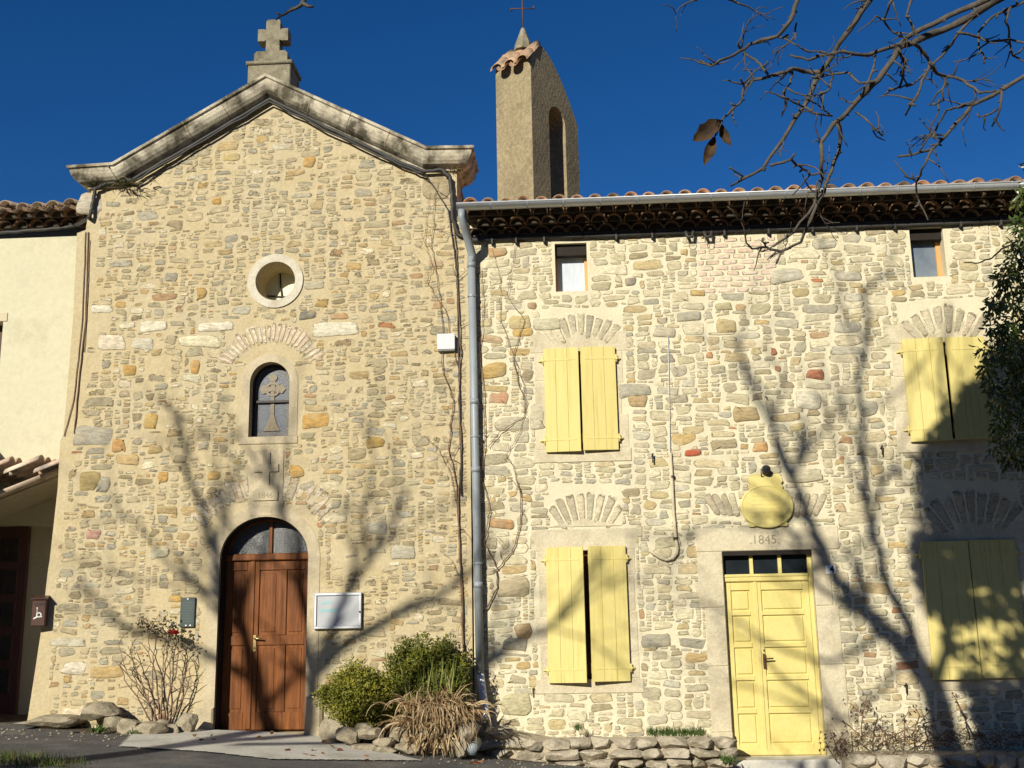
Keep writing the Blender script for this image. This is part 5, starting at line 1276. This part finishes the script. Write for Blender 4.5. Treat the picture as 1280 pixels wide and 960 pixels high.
# ================================================================== TREES
def grow(mb, p, d, L, r, depth, rnd, kink=.35, up_=.05, n=5):
    pts = [Vector(p)]; dd = Vector(d).normalized()
    for k in range(n):
        dd = (dd+Vector((rnd.gauss(0, kink*.5), rnd.gauss(0, kink*.5), rnd.gauss(0, kink*.5)+up_))).normalized(); pts.append(pts[-1]+dd*L/n)
    mb.tube(pts, [max(.0012, r*(1-.6*k/n)) for k in range(n+1)], 6 if r > .01 else 4)
    if depth > 0:
        for _ in range(rnd.randint(2, 4)):
            i = rnd.randrange(2, n+1); e = Vector((rnd.gauss(0, 1), rnd.gauss(0, 1), rnd.gauss(0, 1))).normalized(); grow(mb, pts[i], (dd+e*.9), L*rnd.uniform(.4, .7), r*.5, depth-1, rnd, kink, up_, n)
def limb(mb, pts, r0_, r1_, n=10, amp=.03, ex=1.0):
    line = wavy(pts, amp, 4); m = len(line); mb.tube(line, [r1_+(r0_-r1_)*(1-i/(m-1))**ex for i in range(m)], n); return line
def cast(px, py, d):
    """the point whose shadow the sun throws on the facade at this spot, d metres out from the wall"""
    x, z = wx(px, py); return Vector((x-KX*d, -d, z+KZ*d))
def shadow_tree(label, base, trunk_top, limbs, seed, D0, twig=1.2):
    rnd = random.Random(seed); th = thing('bare_tree', label, 'tree', base); mb = MB()
    for li, (pts, w0, w1, dd) in enumerate(limbs):
        P2 = [cast(x, y, D0+dd*k/(len(pts)-1)) for k, (x, y) in enumerate(pts)]
        w0, w1 = w0*(1.3 if li < 1 else 1.1), w1*1.15; line = limb(mb, P2, w0, w1, 8, .02, 1.7); m = len(line)
        for _ in range(int(m*.28)):
            i = rnd.randrange(max(1, m//3), m); r_ = (w0+(w1-w0)*i/m)*.45
            e = Vector((rnd.gauss(0, 1), rnd.gauss(0, .6), rnd.gauss(0, 1))).normalized(); t_ = (line[i]-line[i-1]).normalized()
            grow(mb, line[i], t_+e*.8, twig*rnd.uniform(.5, 1.2), max(.012, r_), 1, rnd)
    mb.build('crown', M['bark'], th)
    mb = MB(); limb(mb, [Vector(base), Vector(base).lerp(trunk_top, .35)+Vector((.08, 0, 0)), Vector(base).lerp(trunk_top, .7), trunk_top], .30, .16, 12, .02); mb.build('trunk', M['bark'], th)
D0 = 15.6
lt = cast(360, 1000, D0); gb = (lt.x-.1, -D0, gz(lt.x, -D0))
shadow_tree('bare forked tree whose shadow crosses the brown chapel door', gb, lt, [
    ([(360, 1000), (330, 930), (324, 910), (311, 875), (294, 805), (282, 755), (276, 715), (262, 660), (235, 590), (225, 520)], .13, .03, .8),
    ([(360, 1000), (385, 940), (390, 895), (393, 845), (380, 790), (364, 738), (360, 680), (352, 620), (330, 560)], .13, .03, -.8),
    ([(393, 845), (410, 810), (424, 780), (437, 742), (462, 700), (490, 672), (510, 610)], .085, .025, .6),
    ([(396, 840), (442, 800), (488, 774), (537, 752), (585, 722), (640, 680)], .075, .025, -.5),
    ([(400, 990), (480, 945), (560, 890), (606, 838), (645, 803), (690, 787), (728, 742), (760, 700)], .08, .02, .7),
    ([(305, 840), (268, 822), (230, 805), (165, 787), (138, 765), (100, 730)], .06, .015, .6),
    ([(290, 780), (272, 745), (243, 730), (205, 700), (175, 655), (150, 640)], .055, .015, -.5),
    ([(282, 755), (290, 700), (285, 650), (300, 590)], .04, .015, .3),
    ([(462, 700), (455, 640), (470, 580), (450, 520)], .035, .012, .4)], 3, D0)
D1 = 15.2
rt_ = cast(1215, 990, D1); gb = (rt_.x+.05, -D1, gz(rt_.x, -D1))
shadow_tree('bare tree whose trunk shadow climbs the wall right of the yellow door', gb, rt_, [
    ([(1215, 990), (1180, 925), (1170, 868), (1142, 822), (1108, 790), (1074, 758), (1046, 724), (1025, 684), (1006, 632), (985, 580), (966, 535), (940, 490), (920, 418)], .16, .025, .9),
    ([(1150, 830), (1135, 780), (1110, 735), (1095, 680), (1082, 620), (1077, 520), (1074, 470), (1086, 415), (1080, 360)], .075, .03, -.8),
    ([(1172, 870), (1185, 800), (1180, 700), (1186, 560), (1178, 470), (1186, 380)], .07, .02, .5),
    ([(1046, 724), (1010, 668), (950, 662), (900, 655), (840, 668)], .028, .010, .5),
    ([(1108, 790), (1040, 830), (960, 800), (900, 760), (860, 750)], .04, .010, .6),
    ([(1140, 820), (1060, 900), (1000, 880), (930, 850)], .035, .010, .4),
    ([(966, 535), (980, 470), (950, 430)], .03, .012, .3)], 8, D1)

# near tree on the right with branches hanging into the picture
rnd = random.Random(5); YB = -11.0
nt_ = thing('bare_tree', 'bare tree with twisted grey branches hanging in at the upper right', 'tree', (3.3, -12.3, gz(3.3, -12.3)))
mb = MB(); pxm = 1414/3.3
BR = [
 ([(1330, -130), (1240, -90), (1150, -60), (1110, -35), (1087, 0), (1060, 38), (1027, 89), (1005, 134), (977, 175), (953, 210), (931, 223), (914, 232)], 12, 3, 0),
 ([(931, 222), (914, 210)], 3, 2, 0), ([(962, 206), (988, 200), (1000, 207), (1012, 218), (1027, 216)], 4, 3, 0),
 ([(1027, 89), (1010, 90), (991, 86), (977, 91), (943, 100), (930, 108), (928, 125)], 7, 3, 0), ([(930, 108), (926, 98)], 3, 2, 0), ([(928, 125), (915, 138), (900, 153)], 3.4, 2.8, 0),
 ([(960, 93), (950, 80), (943, 74), (930, 66), (922, 55)], 4, 3, 0), ([(991, 90), (988, 104), (981, 112)], 3, 2, 0),
 ([(1040, -60), (1010, -25), (996, 0), (988, 27), (972, 45), (943, 53), (924, 64), (905, 74), (888, 82), (876, 76)], 7, 2.5, -.2), ([(972, 45), (992, 55), (1005, 62)], 3, 2, -.2), ([(995, 30), (994, 50)], 3, 2, -.2),
 ([(1420, -70), (1330, -40), (1242, 0), (1215, 21), (1177, 38), (1142, 52), (1123, 60)], 16, 8, .1), ([(1250, -15), (1235, 0), (1184, 21), (1136, 45), (1125, 55), (1087, 69), (1053, 65), (1032, 69), (1010, 75), (988, 69)], 9, 3, .0),
 ([(1125, 57), (1115, 74), (1098, 100), (1077, 120), (1056, 144), (1043, 153), (1026, 179), (1027, 210), (1027, 223), (1019, 254), (991, 292), (967, 308)], 9, 3, 0),
 ([(1048, 151), (1051, 179), (1039, 213), (1029, 240), (1012, 275), (1001, 302), (977, 314), (957, 309), (940, 311)], 6, 3, .1), ([(977, 314), (971, 328)], 3, 2, .1), ([(957, 309), (953, 302)], 2.5, 2, .1), ([(1029, 240), (1010, 240)], 3, 2, .1),
 ([(1400, 20), (1330, 70), (1280, 96), (1252, 113), (1215, 131), (1184, 168), (1165, 186), (1140, 194), (1122, 196)], 8, 3, .2), ([(1165, 186), (1155, 205), (1146, 227), (1146, 244), (1160, 275)], 4, 2, .2), ([(1146, 227), (1130, 220)], 2.5, 2, .2),
 ([(1215, 131), (1198, 134), (1184, 137), (1173, 155), (1166, 172)], 4, 3, .2), ([(1252, 113), (1250, 135), (1240, 158)], 4, 2.5, .2), ([(1250, 135), (1232, 145), (1224, 146)], 3, 2, .2),
 ([(1142, 54), (1149, 58), (1163, 79), (1155, 98), (1149, 113), (1140, 130), (1132, 144)], 5, 2.5, -.1), ([(1163, 79), (1172, 92), (1184, 96), (1204, 100), (1225, 117), (1245, 113)], 5, 3, -.1), ([(1184, 96), (1178, 112), (1180, 125), (1170, 130)], 3, 2, -.1),
 ([(1122, 62), (1132, 79), (1125, 107), (1106, 118)], 5, 2.5, 0), ([(1215, 21), (1197, 45), (1185, 60), (1160, 88), (1140, 105), (1125, 110)], 4.5, 2.5, .1), ([(1197, 40), (1220, 45), (1235, 52), (1262, 50), (1290, 55)], 4.5, 3, .1),
 ([(1290, 0), (1262, 10), (1240, 20), (1222, 40), (1224, 60), (1230, 72)], 4.5, 2.5, .15), ([(1262, 10), (1258, 28), (1262, 45), (1266, 70), (1285, 80)], 4, 2.5, .15), 
 ([(1098, 100), (1075, 105), (1060, 90), (1040, 92), (1020, 98)], 4, 2.5, 0), ([(1040, 92), (1038, 110), (1025, 120), (1030, 135)], 3, 2, 0), ([(1005, 134), (985, 125), (977, 118)], 3, 2, 0), ([(1005, 134), (1020, 142), (1040, 145)], 4, 2.5, 0), ([(1070, 140), (1085, 152), (1098, 165), (1103, 170)], 3, 2, 0), ([(1077, 120), (1090, 90), (1095, 70)], 4, 2.5, 0),
 ([(1060, 38), (1075, 20), (1090, -5)], 4, 2.5, -.1), ([(1125, -10), (1112, 5), (1105, 25), (1116, 40), (1135, 42)], 4, 2, -.1), ([(1105, 25), (1095, 20)], 2.5, 2, -.1), ([(1142, -5), (1132, 20), (1140, 30)], 3.5, 2, -.1),
 ([(900, -10), (912, 0), (920, 3)], 4, 2, -.3), ([(870, 0), (880, -8)], 3, 2, -.3)]
def nearpt(x, y, dy): return Vector(at(x, y, YB+dy))
allp = []
for pts, a, b, dy in BR:
    P2 = [nearpt(x, y, dy+.06*math.sin(k*1.3+a)) for k, (x, y) in enumerate(pts)]
    k1 = 3.3-dy*0; line = wavy(P2, .003, 3); m = len(line)
    mb.tube(line, [(a+(b-a)*i/(m-1))/2/pxm*rnd.uniform(.85, 1.08) for i in range(m)], 7); allp.append((line, b))
    for _ in range(int(m*.5)):
        i = rnd.randrange(1, m); t_ = (line[i]-line[i-1]).normalized(); e = Vector((rnd.gauss(0, 1), rnd.gauss(0, .5), rnd.gauss(0, 1))).normalized()
        if rnd.random() < .5: mb.tube([line[i], line[i]+(t_*.4+e)*rnd.uniform(.008, .02)], [.0042, .003], 5)
        else: grow(mb, line[i], t_*.6+e, rnd.uniform(.04, .12), .0034, 0 if rnd.random() < .65 else 1, rnd, .5, 0, 4)
# limbs joining the hanging branches to the trunk
tt = Vector((3.3, -12.3, 3.6))
for pp, r_ in ((nearpt(1330, -130, 0), .03), (nearpt(1420, -70, .1), .035), (nearpt(1400, 20, .2), .02), (nearpt(1040, -60, -.2), .02)):
    q = tt.lerp(pp, .5)+Vector((0, 0, .12)); mb.tube([tt, q, pp], [.06, r_*1.3, r_*.5], 8)
for k in range(7): grow(mb, tt+Vector((0, 0, .3+.2*k)), (rnd.uniform(-.2, 1), rnd.uniform(-1, .2), 1), 1.9, .05, 2, rnd, .3, .1)
mb.build('crown', M['bark'], nt_)
mb = MB(); limb(mb, [Vector((3.3, -12.3, gz(3.3, -12.3)-.1)), Vector((3.35, -12.3, 1.4)), tt, tt+Vector((.1, -.1, 1.6))], .20, .07, 12, .02); mb.build('trunk', M['bark'], nt_)
def bigleaf(mb, p, tip, w, seed):
    r_ = random.Random(seed); p = Vector(p); tip = Vector(tip); d = tip-p; L = d.length; d.normalize(); s_ = d.cross(Vector((0, 1, 0))).normalized(); n_ = Vector((0, -1, 0)); m = 7; vv = []
    for k in range(m+1):
        t = k/m; ww = w*math.sin(math.pi*min(1, .06+t*.94))**.8*(1 if t < .98 else .1)*r_.uniform(.85, 1.1); c_ = p+d*L*t+n_*.012*math.sin(5*t+seed)
        for u_, cu in ((-1, .35), (-.5, .12), (0, 0), (.5, .10), (1, .4)): vv.append(c_+s_*ww*.5*u_*r_.uniform(.86, 1.1)+n_*ww*(cu*.9+r_.uniform(-.10, .10)))
    mb.add(vv, [(5*k+i, 5*k+i+1, 5*k+6+i, 5*k+5+i) for k in range(m) for i in range(4)], 0, None, True)
for (a, b, w, sd) in (((901, 154), (866, 176), .056, 1), ((899, 155), (913, 184), .027, 2), ((893, 172), (880, 209), .034, 3)):
    mb = MB(); bigleaf(mb, nearpt(*a, 0), nearpt(*b, -.02), w, sd); mb.build('dried_leaf', M['dry_leaf'], nt_)
mb = MB(); mb.tube([nearpt(900, 153, 0), nearpt(897, 160, 0), nearpt(893, 172, 0)], .002, 5); mb.build('leaf_stalk', M['dry_leaf'], nt_)
# a twig of another tree peeping in above the gable
tw2 = thing('bare_tree', 'bare twig tip reaching into the sky above the stone gable cross', 'tree', (-3.0, -13.6, gz(-3.0, -13.6)))
mb = MB(); YT = -10.0
limb(mb, [Vector((-2.9, -13.5, 4.2)), Vector(at(460, -90, YT-.6)), Vector(at(420, -40, YT-.2)), Vector(at(380, -4, YT)), Vector(at(378, 5, YT)), Vector(at(362, 15, YT)), Vector(at(352, 20, YT)), Vector(at(345, 25, YT))], .016, .0025, 7, .006)
mb.tube([at(378, 4, YT), at(385, 8, YT), at(392, 8, YT)], [.009, .007, .005], 6); mb.tube([at(352, 20, YT), at(346, 16, YT)], [.005, .004], 5); mb.tube([at(366, 13, YT), at(363, 9, YT)], [.005, .004], 5)
for k in range(6): grow(mb, Vector((-3, -13.6, 4.0+.25*k)), (rnd.uniform(-1, -.1), rnd.uniform(-1, .0), 1), 1.6, .04, 2, rnd, .3, .1)
mb.build('crown', M['bark'], tw2)
mb = MB(); limb(mb, [Vector((-3.0, -13.6, gz(-3, -13.6)-.1)), Vector((-2.95, -13.6, 2)), Vector((-2.9, -13.5, 4.2)), Vector((-3, -13.6, 5.4))], .16, .05, 10, .02); mb.build('trunk', M['bark'], tw2)

# evergreen at the right edge
GL = [((.030, .055, .010), 4), ((.045, .075, .014), 3), ((.07, .10, .022), 1.5), ((.02, .04, .008), 2), ((.10, .09, .03), .5)]
ev = thing('evergreen_tree', 'dark glossy leaved evergreen hanging in at the right edge', 'tree', (6.6, -1.6, gz(6.6, -1.6)))
random.seed(61); mb = MB(); YE = -1.5; cl = []
prof_e = [(215, 1276), (245, 1270), (275, 1264), (300, 1256), (340, 1240), (400, 1236), (440, 1222), (480, 1226), (520, 1240), (555, 1245), (575, 1255)]
for y in range(205, 580, 9):
    xl = np.interp(y, [a for a, _ in prof_e], [b for _, b in prof_e])
    for k in range(6):
        x = xl+3+random.uniform(0, 22)+k*22; p = at(x, y+random.uniform(-6, 6), YE+random.uniform(-.45, .35)); cl.append((p, (.10, .10, .12)))
crown(mb, cl, 40, (.06, .105), (.024, .04), [((.05, .085, .014), 4), ((.075, .115, .02), 3), ((.11, .15, .03), 1.5), ((.03, .055, .01), 2), ((.15, .13, .04), .5)], droop=.7)
mb.build('crown', M['gloss_leaf'], ev)
mb = MB(); limb(mb, [Vector((6.6, -1.6, gz(6.6, -1.6)-.1)), Vector((6.55, -1.55, 2)), Vector((6.3, -1.5, 4)), Vector((6.2, -1.5, 6.4))], .14, .04, 10, .02)
for y in (260, 330, 400, 470, 540): limb(mb, [Vector((6.3, -1.5, 3.2+(560-y)/140)), Vector(at(1300, y+10, YE)), Vector(at(1262, y+15, YE))], .03, .006, 6, .02)
limb(mb, [Vector(at(1275, 300, YE)), Vector(at(1252, 312, YE)), Vector(at(1240, 322, YE)), Vector(at(1222, 329, YE)), Vector(at(1205, 328, YE))], .012, .006, 6, .006)
mb.build('trunk', M['bark'], ev)
# tall evergreen behind the camera: its shade covers the lower right window
DE = 10.9; sh = thing('evergreen_tree', 'tall evergreen whose leafy shadow darkens the lower right shutters', 'tree', (3.6, -11.2, gz(3.6, -11.2)))
mb = MB(); cl = []
def inshade(x, y):
    if y < 430 or y > 985: return 0
    xl = np.interp(y, [430, 480, 560, 600, 650, 690, 720, 780, 830, 860, 900, 985], [1262, 1232, 1155, 1157, 1152, 1148, 1150, 1172, 1205, 1210, 1225, 1235])
    if x < xl or (x > 1285 and y < 570): return 0
    dense = 1.0
    if 770 < y < 855: dense = .10 if x < 1262 else .25
    if y >= 855: dense = .75 if x > 1225 else .4
    if 725 < y <= 760 and x > 1195: dense = .3
    return dense
for _ in range(3400):
    x = random.uniform(1140, 1420); y = random.uniform(430, 985); k = inshade(x, y)
    if k and random.random() < k: cl.append((cast(x, y, DE+random.uniform(-.7, 1.0)), (.08, .08, .08)))
crown(mb, cl, 16, (.10, .16), (.05, .08), GL, droop=.3)
mb.build('crown', M['gloss_leaf'], sh)
mb = MB(); t0 = Vector(sh.location); limb(mb, [t0-Vector((0, 0, .2)), t0+Vector((.0, .1, 3)), t0+Vector((-.3, .6, 5.5)), cast(1330, 700, DE+.3), cast(1310, 560, DE), cast(1300, 450, DE)], .24, .05, 10, .03)
for y_ in (600, 700, 800, 900): limb(mb, [cast(1330, 690, DE+.3), cast(1290, y_, DE+.1), cast(1235, y_+10, DE)], .06, .015, 6, .02); mb.build('trunk', M['bark'], sh)
